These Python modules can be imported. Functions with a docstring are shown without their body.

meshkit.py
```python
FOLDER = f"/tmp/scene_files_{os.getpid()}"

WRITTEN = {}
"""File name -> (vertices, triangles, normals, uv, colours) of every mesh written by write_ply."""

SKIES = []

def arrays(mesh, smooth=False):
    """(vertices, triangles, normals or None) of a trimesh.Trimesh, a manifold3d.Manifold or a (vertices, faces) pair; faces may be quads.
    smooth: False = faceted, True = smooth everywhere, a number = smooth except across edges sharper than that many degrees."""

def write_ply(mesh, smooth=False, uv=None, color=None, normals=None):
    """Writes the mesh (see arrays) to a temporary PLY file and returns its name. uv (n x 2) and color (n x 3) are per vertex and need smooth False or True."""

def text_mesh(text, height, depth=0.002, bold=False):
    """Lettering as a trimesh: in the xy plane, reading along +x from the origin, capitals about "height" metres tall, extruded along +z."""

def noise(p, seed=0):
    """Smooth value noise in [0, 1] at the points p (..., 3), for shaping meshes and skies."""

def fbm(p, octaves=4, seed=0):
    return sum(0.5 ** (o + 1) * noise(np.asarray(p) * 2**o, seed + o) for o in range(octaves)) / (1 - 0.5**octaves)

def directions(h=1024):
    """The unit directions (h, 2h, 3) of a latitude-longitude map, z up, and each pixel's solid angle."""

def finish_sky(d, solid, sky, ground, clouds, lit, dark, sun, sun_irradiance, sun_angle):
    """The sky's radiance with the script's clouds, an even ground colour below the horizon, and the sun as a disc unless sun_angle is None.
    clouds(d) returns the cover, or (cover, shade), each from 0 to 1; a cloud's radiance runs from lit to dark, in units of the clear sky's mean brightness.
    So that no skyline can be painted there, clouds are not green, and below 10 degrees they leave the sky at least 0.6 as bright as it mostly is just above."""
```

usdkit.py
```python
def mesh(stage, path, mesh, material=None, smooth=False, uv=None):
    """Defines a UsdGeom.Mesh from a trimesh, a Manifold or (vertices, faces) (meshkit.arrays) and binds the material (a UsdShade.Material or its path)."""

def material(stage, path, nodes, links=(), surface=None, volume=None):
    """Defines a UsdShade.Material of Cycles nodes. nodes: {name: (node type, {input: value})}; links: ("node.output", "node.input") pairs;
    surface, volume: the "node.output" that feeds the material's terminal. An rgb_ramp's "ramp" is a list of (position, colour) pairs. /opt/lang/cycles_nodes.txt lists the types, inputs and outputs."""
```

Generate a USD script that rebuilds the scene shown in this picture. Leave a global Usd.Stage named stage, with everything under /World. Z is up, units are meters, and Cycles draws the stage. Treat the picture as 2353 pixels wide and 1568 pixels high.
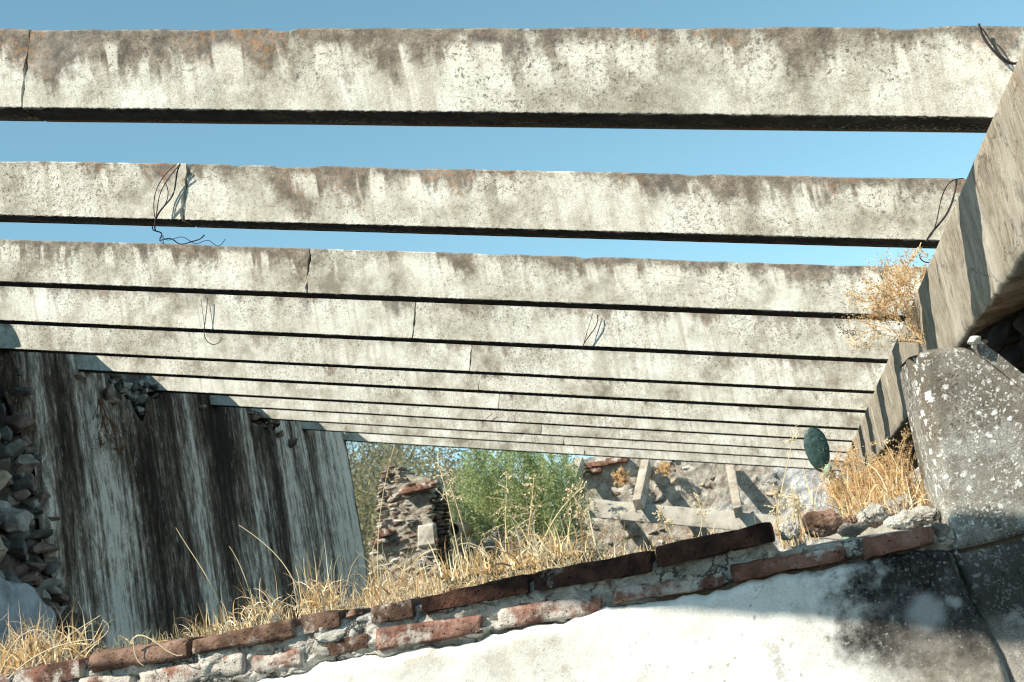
import math, random
import numpy as np, trimesh, usdkit, meshkit
from pxr import Usd, UsdGeom, UsdLux, UsdShade, Gf, Sdf, Vt

stage = Usd.Stage.CreateInMemory()
UsdGeom.SetStageUpAxis(stage, 'Z'); UsdGeom.SetStageMetersPerUnit(stage, 1.0)
UsdGeom.Xform.Define(stage, '/World'); UsdGeom.Scope.Define(stage, '/World/Looks')
rng = np.random.default_rng(11)

# ------------------------------------------------------------------ camera, sky, sun, exposure
EZ = 1.6                                   # eye height
PP, FPX = np.array([1176.5, 784.0]), 3250.0  # photograph measured at 2353 px width
def unit(v):
    v = np.asarray(v, float); return v / np.linalg.norm(v)
_D = unit([1840 - PP[0], 1290 - PP[1], FPX]); _V = unit([-2028 - PP[0], -15600 - PP[1], FPX])
_V = unit(_V - _V.dot(_D) * _D); _X = np.cross(_D, _V)
R = np.array([_X, _D, _V])                  # camera (right, down, forward) -> world
cam = UsdGeom.Camera.Define(stage, '/World/camera')
_r, _u, _b = R @ [1, 0, 0], R @ [0, -1, 0], R @ [0, 0, -1]
cam.AddTransformOp().Set(Gf.Matrix4d(*_r, 0, *_u, 0, *_b, 0, 0, 0, EZ, 1))
cam.CreateHorizontalApertureAttr(36.0); cam.CreateFocalLengthAttr(36.0 * FPX / 2353)
cam.CreateFStopAttr(13.0); cam.CreateFocusDistanceAttr(3.4)
cam.CreateClippingRangeAttr(Gf.Vec2f(0.05, 5000))
cam.CreateExposureAttr(0.74)
SUN = unit([1, 0.91, -1.28])                # direction the light travels
SKY_STRENGTH, SUN_INTENSITY = 0.118, 1.25
to_sun = -SUN
dome = UsdLux.DomeLight.Define(stage, '/World/sky')
sky = usdkit.material(stage, '/World/Looks/sky', {
    'sky': ('sky_texture', {'sky_type': 'single_scattering', 'sun_disc': False, 'sun_elevation': math.asin(to_sun[2]),
                            'sun_rotation': math.atan2(to_sun[0], to_sun[1]), 'altitude': 1900.0, 'aerosol_density': 0.6, 'ozone_density': 1.0}),
    'tone': ('hsv', {'hue': 0.462, 'saturation': 1.0, 'value': 1.0}),
    'bg': ('background_shader', {'strength': SKY_STRENGTH})}, [('sky.color', 'tone.color'), ('tone.color', 'bg.color')], surface='bg.background')
UsdShade.MaterialBindingAPI.Apply(dome.GetPrim()).Bind(sky)
sun = UsdLux.DistantLight.Define(stage, '/World/sun')
sun.CreateIntensityAttr(SUN_INTENSITY); sun.CreateAngleAttr(0.5); sun.CreateNormalizeAttr(True); sun.CreateColorAttr(Gf.Vec3f(1.0, 0.935, 0.81))
_z = -SUN; _x = unit(np.cross([0, 0, 1], _z)); _y = np.cross(_z, _x)
sun.AddTransformOp().Set(Gf.Matrix4d(*_x, 0, *_y, 0, *_z, 0, 0, 0, 10, 1))

# ------------------------------------------------------------------ measuring: pixel of the photograph -> point of the place
def ray(px, py): return R @ np.array([px - PP[0], py - PP[1], FPX])
def atY(px, py, y):
    r = ray(px, py); p = r * (y / r[1]); p[2] += EZ; return p
def atX(px, py, x):
    r = ray(px, py); p = r * (x / r[0]); p[2] += EZ; return p

# ------------------------------------------------------------------ scene helpers
used = {}
def numbered(path):
    n = used.get(path, 0); used[path] = n + 1
    return path if n == 0 else f'{path}_{n:03d}'
bases = {}
def tag(prim, label=None, cat=None, group=None, kind=None):
    prim = prim.GetPrim() if hasattr(prim, 'GetPrim') else prim
    for k, v in (('label', label), ('category', cat), ('group', group), ('kind', kind)):
        if v: prim.SetCustomDataByKey(k, v)
    return prim
def thing(name, label, cat, base=(0, 0, 0), group=None, kind=None, roty=None):
    path = numbered('/World/' + name)
    x = UsdGeom.Xform.Define(stage, path); x.AddTranslateOp().Set(Gf.Vec3d(*map(float, base)))
    if roty is not None: x.AddRotateYOp().Set(float(roty))
    bases[path] = np.asarray(base, float)
    tag(x, label, cat, group, kind)
    return path
def arr(mesh):
    if isinstance(mesh, (list,)): mesh = join(mesh)
    if hasattr(mesh, 'vertices'): return np.array(mesh.vertices), np.array(mesh.faces)
    v, f = np.asarray(mesh[0], float), np.asarray(mesh[1], int)
    if f.shape[1] == 4: f = np.vstack([f[:, [0, 1, 2]], f[:, [0, 2, 3]]])
    return v, f
def join(parts):
    vs, fs, n = [], [], 0
    for p in parts:
        v, f = arr(p); vs.append(v); fs.append(f + n); n += len(v)
    return np.vstack(vs), np.vstack(fs)
def obj(name, mesh, mat, parent=None, smooth=40, local=False):
    """One Mesh. parent: path of a thing or of a part (then a sub-part); world coordinates unless local."""
    path = numbered((parent or '/World') + '/' + name)
    v, f = arr(mesh); uv = mesh[2] if isinstance(mesh, tuple) and len(mesh) == 3 else None
    if parent and not local:
        root = '/'.join(parent.split('/')[:3]); v = v - bases[root]
    usdkit.mesh(stage, path, trimesh.Trimesh(v, f, process=False), mat, smooth=smooth, uv=uv)
    return path
def solo(name, mesh, mat, label, cat, group=None, kind=None, smooth=40):
    v, f = arr(mesh); uv = mesh[2] if isinstance(mesh, tuple) and len(mesh) == 3 else None; b = np.array([v[:, 0].mean(), v[:, 1].mean(), v[:, 2].min()])
    path = numbered('/World/' + name)
    m = usdkit.mesh(stage, path, trimesh.Trimesh(v - b, f, process=False), mat, smooth=smooth, uv=uv)
    UsdGeom.Xformable(m).AddTranslateOp().Set(Gf.Vec3d(*map(float, b)))
    tag(m, label, cat, group, kind); return path

def sheet(nu, nv, fn, flip=False):
    """Grid of (nu+1)x(nv+1) points fn(a, b), a and b in 0..1."""
    a, b = np.meshgrid(np.linspace(0, 1, nu + 1), np.linspace(0, 1, nv + 1), indexing='ij')
    p = np.asarray(fn(a, b)); p = p.reshape(-1, 3)
    i, j = np.meshgrid(np.arange(nu), np.arange(nv), indexing='ij'); k = (i * (nv + 1) + j).ravel()
    q = np.stack([k, k + nv + 1, k + nv + 2, k + 1], 1)
    if flip: q = q[:, ::-1]
    return p, np.vstack([q[:, [0, 1, 2]], q[:, [0, 2, 3]]])
def tube(pts, rad, sides=5):
    p = np.asarray(pts, float); n = len(p); rad = np.broadcast_to(rad, (n,))
    t = np.gradient(p, axis=0); t /= np.linalg.norm(t, axis=1, keepdims=True) + 1e-12
    ref = np.where(np.abs(t[:, 2:]) < 0.9, [0, 0, 1.0], [1.0, 0, 0])
    a = np.cross(t, ref); a /= np.linalg.norm(a, axis=1, keepdims=True) + 1e-12; b = np.cross(t, a)
    ang = np.arange(sides) * 2 * np.pi / sides
    v = p[:, None] + rad[:, None, None] * (np.cos(ang)[None, :, None] * a[:, None] + np.sin(ang)[None, :, None] * b[:, None])
    i, j = np.meshgrid(np.arange(n - 1), np.arange(sides), indexing='ij')
    q = np.stack([i * sides + j, i * sides + (j + 1) % sides, (i + 1) * sides + (j + 1) % sides, (i + 1) * sides + j], -1).reshape(-1, 4)
    caps = [[0, k, k + 1] for k in range(1, sides - 1)] + [[(n - 1) * sides, (n - 1) * sides + k + 1, (n - 1) * sides + k] for k in range(1, sides - 1)]
    return v.reshape(-1, 3), np.vstack([q[:, [0, 1, 2]], q[:, [0, 2, 3]], caps])
def spline(pts, n=16):
    p = np.asarray(pts, float)
    from scipy.interpolate import CubicSpline, interp1d
    s = np.r_[0, np.cumsum(np.linalg.norm(np.diff(p, axis=0), axis=1) + 1e-9)]
    t = np.linspace(0, s[-1], n)
    return CubicSpline(s, p)(t) if len(p) > 2 else interp1d(s, p, axis=0)(t)
def block(lx, ly, lz, nx, ny, nz, r, amp=0.0, freq=30.0, seed=0, pits=0.0):
    """Rounded, worn box surface from 0 to l on each axis (unwelded grids welded together)."""
    L = np.array([lx, ly, lz]); N = (nx, ny, nz); parts = []
    for ax in range(3):
        o = [k for k in range(3) if k != ax]
        for side in (0, 1):
            def fn(a, b):
                p = np.zeros(a.shape + (3,)); p[..., o[0]] = a * L[o[0]]; p[..., o[1]] = b * L[o[1]]; p[..., ax] = side * L[ax]; return p
            parts.append(sheet(N[o[0]], N[o[1]], fn, flip=(side == 0) ^ (ax == 1)))
    v, f = join(parts)
    m = trimesh.Trimesh(v, f, process=False); m.merge_vertices(digits_vertex=6)
    v, f = np.array(m.vertices), np.array(m.faces)
    q = np.clip(v, r, L - r); d = v - q; n = np.linalg.norm(d, axis=1, keepdims=True)
    nrm = np.where(n > 1e-9, d / np.maximum(n, 1e-9), 0)
    v = q + nrm * np.minimum(n, r)
    if amp:
        h = meshkit.fbm(v * freq + seed * 7.3, 4, seed) - 0.5
        if pits:
            h = h - pits * np.clip(meshkit.noise(v * freq * 2.2 + 31 + seed) - 0.72, 0, 1) * 3
        edge = np.clip((np.abs(v - np.clip(v, 1.6 * r, L - 1.6 * r)) > 1e-6).sum(1) - 1, 0, 2)
        chip = np.clip(meshkit.noise(v * freq * .55 + 71.3 * (seed + 1)) - 0.58, 0, 1) * 5.0 * edge if pits else 0
        v = v + nrm * ((h - chip) * 2 * amp)[:, None]
    return v, f
def rock(c, size, seed, sub=2, planes=9, rough=0.12, yaw=None, cut=(0.42, 0.80)):
    g = np.random.default_rng(seed); m = trimesh.creation.icosphere(sub); v = np.array(m.vertices)
    v = np.sign(v) * np.abs(v) ** 0.72
    for _ in range(planes + 4):
        n = unit(g.normal(size=3)); h = g.uniform(*cut); d = v @ n - h; v = v - np.maximum(d, 0)[:, None] * n
    v = v * (1 + rough * (meshkit.fbm(v * 2.3 + seed * 3.1, 4, seed)[:, None] - 0.5) * 2.6)
    v = v / np.abs(v).max(0) * np.asarray(size) / 2
    a = g.uniform(0, 2 * math.pi) if yaw is None else yaw
    t = g.uniform(-0.2, 0.2)
    Rz = np.array([[math.cos(a), -math.sin(a), 0], [math.sin(a), math.cos(a), 0], [0, 0, 1]])
    Ry = np.array([[math.cos(t), 0, math.sin(t)], [0, 1, 0], [-math.sin(t), 0, math.cos(t)]])
    return v @ (Rz @ Ry).T + np.asarray(c), np.array(m.faces)

K = 0.712        # fineness of the near brickwork, plaster and grass (lengths below were noted for coarser work)
# ------------------------------------------------------------------ material helpers
class Ref(str): pass
class NG:
    def __init__(s): s.n, s.l = {}, []
    def add(s, kind, out, **inp):
        name = f'n{len(s.n)}'; vals = {}
        for k, v in inp.items():
            if v is None: continue
            if isinstance(v, Ref): s.l.append((str(v), f'{name}.{k}'))
            else: vals[k] = v
        s.n[name] = (kind, vals); return Ref(f'{name}.{out}')
    def pos(s): return s.add('geometry', 'position')
    def fine(s): return s.map(s.pos(), (1 / K,) * 3, (0, 0, EZ - EZ / K))   # position in units of the fine brickwork
    def obj(s): return s.add('texture_coordinate', 'object')
    def rand(s): return s.add('object_info', 'random')
    def island(s): return s.xyz(s.add('texture_coordinate', 'UV'))[0]     # each blade or leaf carries its own random u
    def xyz(s, v):
        r = s.add('separate_xyz', 'x', vector=v); return r, Ref(r[:-1] + 'y'), Ref(r[:-1] + 'z')
    def comb(s, x=0.0, y=0.0, z=0.0): return s.add('combine_xyz', 'vector', x=x, y=y, z=z)
    def map(s, v, scale=(1, 1, 1), loc=(0, 0, 0), rot=(0, 0, 0)): return s.add('mapping', 'vector', vector=v, scale=scale, location=loc, rotation=rot)
    def noise(s, v, scale=5.0, detail=4.0, rough=0.55, dist=0.0, out='fac'): return s.add('noise_texture', out, vector=v, scale=scale, detail=detail, roughness=rough, distortion=dist)
    def vor(s, v, scale=5.0, feature='f1', out='distance', rnd=1.0): return s.add('voronoi_texture', out, vector=v, scale=scale, feature=feature, randomness=rnd)
    def ramp(s, f, stops): return s.add('rgb_ramp', 'color', fac=f, ramp=[(p, c if np.ndim(c) else (c, c, c)) for p, c in stops])
    def step(s, f, a, b, lo=0.0, hi=1.0): return s.add('map_range', 'result', range_type='smoothstep', value=f, from_min=a, from_max=b, to_min=lo, to_max=hi)
    def mix(s, f, a, b, blend='mix'): return s.add('mix_color', 'result', blend_type=blend, fac=f, a=a, b=b)
    def m(s, op, a, b=None, c=None): return s.add('math', 'value', math_type=op, value1=a, value2=b, value3=c)
    def vadd(s, a, b): return s.add('vector_math', 'vector', math_type='add', vector1=a, vector2=b)
    def vscale(s, a, k): return s.add('vector_math', 'vector', math_type='scale', vector1=a, scale=k)
    def bump(s, h, strength=0.5, dist=0.01, normal=None): return s.add('bump', 'normal', height=h, strength=strength, distance=dist, normal=normal)
    def surf(s, name, base, rough=0.9, normal=None, spec=0.25, **kw):
        b = s.add('principled_bsdf', 'BSDF', base_color=base, roughness=rough, normal=normal, specular_ior_level=spec, **kw)
        return usdkit.material(stage, '/World/Looks/' + name, s.n, s.l, surface=str(b))
    def own(s, k=13.7):
        """Object coordinates shifted by the object's own random number."""
        r = s.m('multiply', s.rand(), k); return s.vadd(s.obj(), s.comb(r, r, r))

def mat_joist(name, heavy, BEV=0.0845, kind=0.0, rusty=1.0):
    g = NG(); o = g.obj(); x, y, z = g.xyz(o); c = g.own(29.0)
    t = g.m('divide', z, 0.145)
    lean = g.map(c, (1, 1, 1), rot=(0, 0.27, 0))
    drip = g.noise(g.map(lean, (15 - 3.2 * kind, 15, 2.0)), 1.0, 5, 0.62)
    big = g.noise(g.map(c, (1.7, 1.7, 1.7)), 1.0, 3, 0.5)
    fine = g.noise(c, 55.0, 6, 0.75)
    tt = g.m('add', t, g.m('multiply', g.m('subtract', drip, 0.5), 1.9))
    tt = g.m('add', tt, g.m('multiply', g.m('subtract', big, 0.5), 1.5 if heavy else 0.9))
    tt = g.m('add', tt, g.m('multiply', g.m('subtract', fine, 0.5), 0.75))
    mask = g.step(tt, 0.41 + .08 * kind if heavy else 0.66, 0.76 + .07 * kind if heavy else 1.10)
    blot = g.noise(c, 6.0, 7, 0.7)
    base = g.ramp(blot, [(0.33, (.24, .215, .17)), (0.43, (.45, .425, .355)), (0.52, (.60, .58, .505)), (0.62, (.71, .69, .62)), (0.73, (.81, .795, .725))])
    streak = g.noise(g.map(lean, (34, 34, 1.5)), 1.0, 4, 0.65)
    base = g.mix(g.step(streak, 0.47, 0.70, 0, 0.55), base, (.33, .285, .215))
    pale = g.m('multiply', g.step(g.noise(g.map(g.vadd(lean, (3, 1, 8)), (18, 18, 2.6)), 1.0, 3, 0.5), 0.54, 0.60), g.step(t, 0.30, 0.55))
    pale = g.m('multiply', pale, g.step(g.m('add', t, g.m('multiply', fine, 0.2)), 0.98, 0.84))
    stain = g.ramp(g.noise(c, 30.0, 6, 0.75), [(0.34, (.058, .048, .040)), (0.48, (.15, .123, .098)), (0.60, (.27, .228, .18)), (0.72, (.42, .37, .30))])
    rust = g.m('multiply', g.step(g.noise(g.vadd(c, (5, 5, 5)), 80.0, 3, 0.6), 0.52, 0.62), g.step(g.noise(g.vadd(c, (1, 7, 5)), 5.0, 2), 0.42, 0.58))
    stain = g.mix(g.m('multiply', rust, 0.62 * rusty), stain, (.37, .165, .065))
    col = g.mix(g.m('multiply', mask, 0.92 if heavy else 0.78), base, stain)
    if heavy: col = g.mix(g.m('multiply', pale, 0.75), col, (.70, .665, .57))
    # lichen and algae specks of many sizes, in drifts
    wob = g.vadd(c, g.vscale(g.noise(c, 70.0, 4, 0.7, out='color'), 0.035))
    drift = g.noise(g.vadd(c, (2, 9, 4)), 3.2, 4, 0.6)
    def specks(sc, lo, hi, off, amt, colr, a, b):
        nonlocal col
        q = g.vor(g.vadd(wob, off), sc)
        k = g.m('multiply', g.step(q, lo, hi, 1.0, 0.0), g.step(g.m('add', drift, g.m('multiply', t, 0.14)), a - 0.03, b - 0.03))
        col = g.mix(g.m('multiply', k, amt), col, colr)
    specks(120.0, 0.14, 0.40, (0, 0, 0), 0.75, (.11, .09, .07), 0.46, 0.66)
    specks(62.0, 0.10, 0.30, (4, 1, 0), 0.80, (.085, .075, .066), 0.50, 0.66)
    specks(30.0, 0.04, 0.17, (1, 4, 2), 0.80, (.075, .068, .062), 0.53, 0.64)
    mott = g.step(g.noise(c, 110.0, 5, 0.8), 0.50, 0.66)
    col = g.mix(g.m('multiply', g.m('multiply', mott, g.step(g.noise(g.vadd(c, (3, 1, 2)), 2.6, 4), 0.36, 0.56)), 0.80), col, (.19, .15, .105))
    crack = g.vor(g.vadd(c, g.vscale(g.noise(c, 14.0, 5, 0.7, out='color'), 0.14)), 6.5, 'distance_to_edge')
    crack = g.m('multiply', g.step(crack, 0.001, 0.007, 1, 0), g.step(g.noise(g.vadd(c, (9, 4, 1)), 6.0, 3), 0.50, 0.62))
    col = g.mix(g.m('multiply', crack, 0.32), col, (.14, .11, .085))
    # deep shade under the joist put into the colour of a blackened soffit; the back bevel is brown; pale splashes of mortar stick to it
    soffit_shade = g.step(g.m('add', z, g.m('multiply', g.m('subtract', g.noise(c, 150.0, 3), 0.5), 0.006)), 0.0045, 0.0015)
    soffit_shade_col = g.ramp(g.noise(c, 20.0, 5, 0.7), [(0.35, (.022, .021, .020)), (0.55, (.045, .042, .040)), (0.72, (.10, .09, .08))])
    soffit_shade_col = g.mix(g.m('multiply', g.step(g.vor(wob, 9.0), 0.035, 0.02), 0.8), soffit_shade_col, (.60, .57, .50))
    col = g.mix(soffit_shade, col, soffit_shade_col)
    bev = g.m('multiply', g.step(y, BEV - 0.016, BEV - 0.013), g.step(z, 0.022, 0.016)); col = g.mix(bev, col, g.ramp(fine, [(0.35, (.085, .060, .040)), (0.65, (.17, .125, .085))]))
    grain = g.noise(c, 360.0, 2, 0.8)
    col = g.mix(0.62, col, g.ramp(grain, [(0.3, 0.58), (0.5, 1.0), (0.7, 1.4)]), 'multiply')
    h = g.m('add', g.m('multiply', fine, 0.9), g.m('add', g.m('multiply', grain, 0.35), g.m('multiply', crack, -0.5)))
    return g.surf(name, col, 0.95, g.bump(h, 0.28, 0.005), 0.15)
M = {}
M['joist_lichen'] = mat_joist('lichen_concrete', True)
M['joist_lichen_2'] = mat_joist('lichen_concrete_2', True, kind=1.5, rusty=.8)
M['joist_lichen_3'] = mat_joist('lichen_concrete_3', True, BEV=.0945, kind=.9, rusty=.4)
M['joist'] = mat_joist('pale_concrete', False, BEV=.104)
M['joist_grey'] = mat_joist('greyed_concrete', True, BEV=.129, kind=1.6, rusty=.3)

def mat_girder():
    g = NG(); p = g.pos(); x, y, z = g.xyz(p)
    board = g.noise(g.map(p, (110, 170, 16.0), rot=(0.05, 0, 0)), 1.0, 5, 0.9)
    wide = g.noise(g.map(p, (3, 6.5, 0.8)), 1.0, 3, 0.5)
    col = g.ramp(board, [(0.30, (.10, .08, .06)), (0.42, (.24, .20, .15)), (0.52, (.37, .325, .255)), (0.62, (.47, .43, .35)), (0.75, (.58, .54, .45))])
    col = g.mix(g.step(wide, 0.53, 0.66, 0, 0.55), col, (.58, .54, .46))
    blot = g.noise(p, 16.0, 6, 0.75); col = g.mix(g.step(blot, 0.50, 0.66, 0, 0.6), col, (.15, .12, .09))
    seam = g.m('multiply', g.step(g.vor(g.vadd(p, g.vscale(g.noise(p, 10.0, 4, out='color'), .1)), 4.0, 'distance_to_edge'), 0.002, 0.008, 1, 0), 0.6); col = g.mix(seam, col, (.09, .07, .05))
    rust = g.m('multiply', g.step(g.noise(g.map(p, (20, 40, 8)), 1.0, 4), 0.55, 0.68), g.step(z, EZ + .42, EZ + .56))
    col = g.mix(g.m('multiply', rust, 0.5), col, (.33, .20, .10))
    grain = g.noise(p, 300.0, 2, 0.8)
    col = g.mix(0.5, col, g.ramp(grain, [(0.3, 0.6), (0.5, 1.0), (0.7, 1.35)]), 'multiply')
    return g.surf('board_marked_concrete', col, 0.93, g.bump(g.m('add', g.m('multiply', board, 0.6), g.m('multiply', grain, 0.5)), 0.5, 0.006), 0.15)
M['girder'] = mat_girder()

def mat_pier():
    g = NG(); p = g.fine(); x, y, z = g.xyz(p)
    big = g.noise(p, 5.0, 5, 0.6)
    col = g.ramp(big, [(0.32, (.075, .062, .045)), (0.44, (.14, .124, .10)), (0.56, (.215, .198, .168)), (0.7, (.31, .295, .26))])
    moss = g.step(g.noise(g.vadd(p, (4, 2, 7)), 7.0, 5, 0.65), 0.52, 0.64)
    col = g.mix(g.m('multiply', moss, 0.65), col, (.12, .09, .06))
    # brighter flank to the right
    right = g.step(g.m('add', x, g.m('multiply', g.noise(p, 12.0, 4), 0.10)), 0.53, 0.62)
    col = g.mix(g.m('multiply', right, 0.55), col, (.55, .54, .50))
    # white lichen spots of several sizes
    w = g.vadd(p, g.vscale(g.noise(p, 55.0, 4, 0.7, out='color'), 0.030))
    gate = g.noise(g.vadd(p, (1, 8, 3)), 9.0, 3)
    s1 = g.m('multiply', g.step(g.vor(w, 42.0), 0.18, 0.30, 1, 0), g.step(gate, 0.41, 0.53))
    s2 = g.m('multiply', g.step(g.vor(g.vadd(w, (2, 2, 2)), 125.0), 0.26, 0.42, 1, 0), g.step(g.noise(p, 16.0, 4, 0.7), 0.44, 0.56))
    s3 = g.m('multiply', g.step(g.vor(g.vadd(w, (5, 1, 2)), 22.0), 0.08, 0.15, 1, 0), g.step(gate, 0.43, 0.52))
    spots = g.m('maximum', s1, g.m('maximum', g.m('multiply', s2, 0.8), s3))
    dk = g.m('multiply', g.step(g.vor(g.vadd(w, (7, 7, 1)), 70.0), 0.2, 0.36, 1, 0), g.step(g.noise(g.vadd(p, (2, 2, 9)), 12.0, 4), 0.46, 0.58))
    col = g.mix(g.m('multiply', dk, 0.7), col, (.055, .045, .035))
    # below the crack joist shadow is put into the colour, with black mould; little lichen
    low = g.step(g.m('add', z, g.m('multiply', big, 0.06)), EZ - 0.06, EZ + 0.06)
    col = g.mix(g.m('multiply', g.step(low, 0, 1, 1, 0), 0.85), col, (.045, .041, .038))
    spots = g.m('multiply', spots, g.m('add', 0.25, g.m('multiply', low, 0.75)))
    lowpale = g.m('multiply', g.step(g.noise(g.vadd(p, (3, 3, 0)), 14.0, 4, 0.6), 0.55, 0.63), g.step(x, 0.44, 0.50, 1, 0))
    col = g.mix(g.m('multiply', lowpale, 0.6), col, (.38, .37, .345))
    bright = g.step(g.m('add', z, g.m('multiply', g.noise(p, 8.0, 4), 0.2)), EZ - 0.16, EZ - 0.07, 1, 0)  # sunlit part below that shadow, painted paler
    col = g.mix(g.m('multiply', bright, 0.75), col, (.40, .36, .315))
    col = g.mix(g.m('multiply', spots, 0.85), col, (.80, .79, .74))
    grain = g.noise(p, 320.0, 2, 0.8)
    col = g.mix(0.8, col, g.ramp(grain, [(0.3, 0.42), (0.5, 1.0), (0.7, 1.5)]), 'multiply')
    return g.surf('lichen_plaster', col, 0.95, g.bump(g.m('add', g.m('multiply', grain, 0.5), g.m('add', g.m('multiply', spots, 0.5), big)), 0.5, 0.006), 0.15)
M['pier'] = mat_pier()

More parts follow.
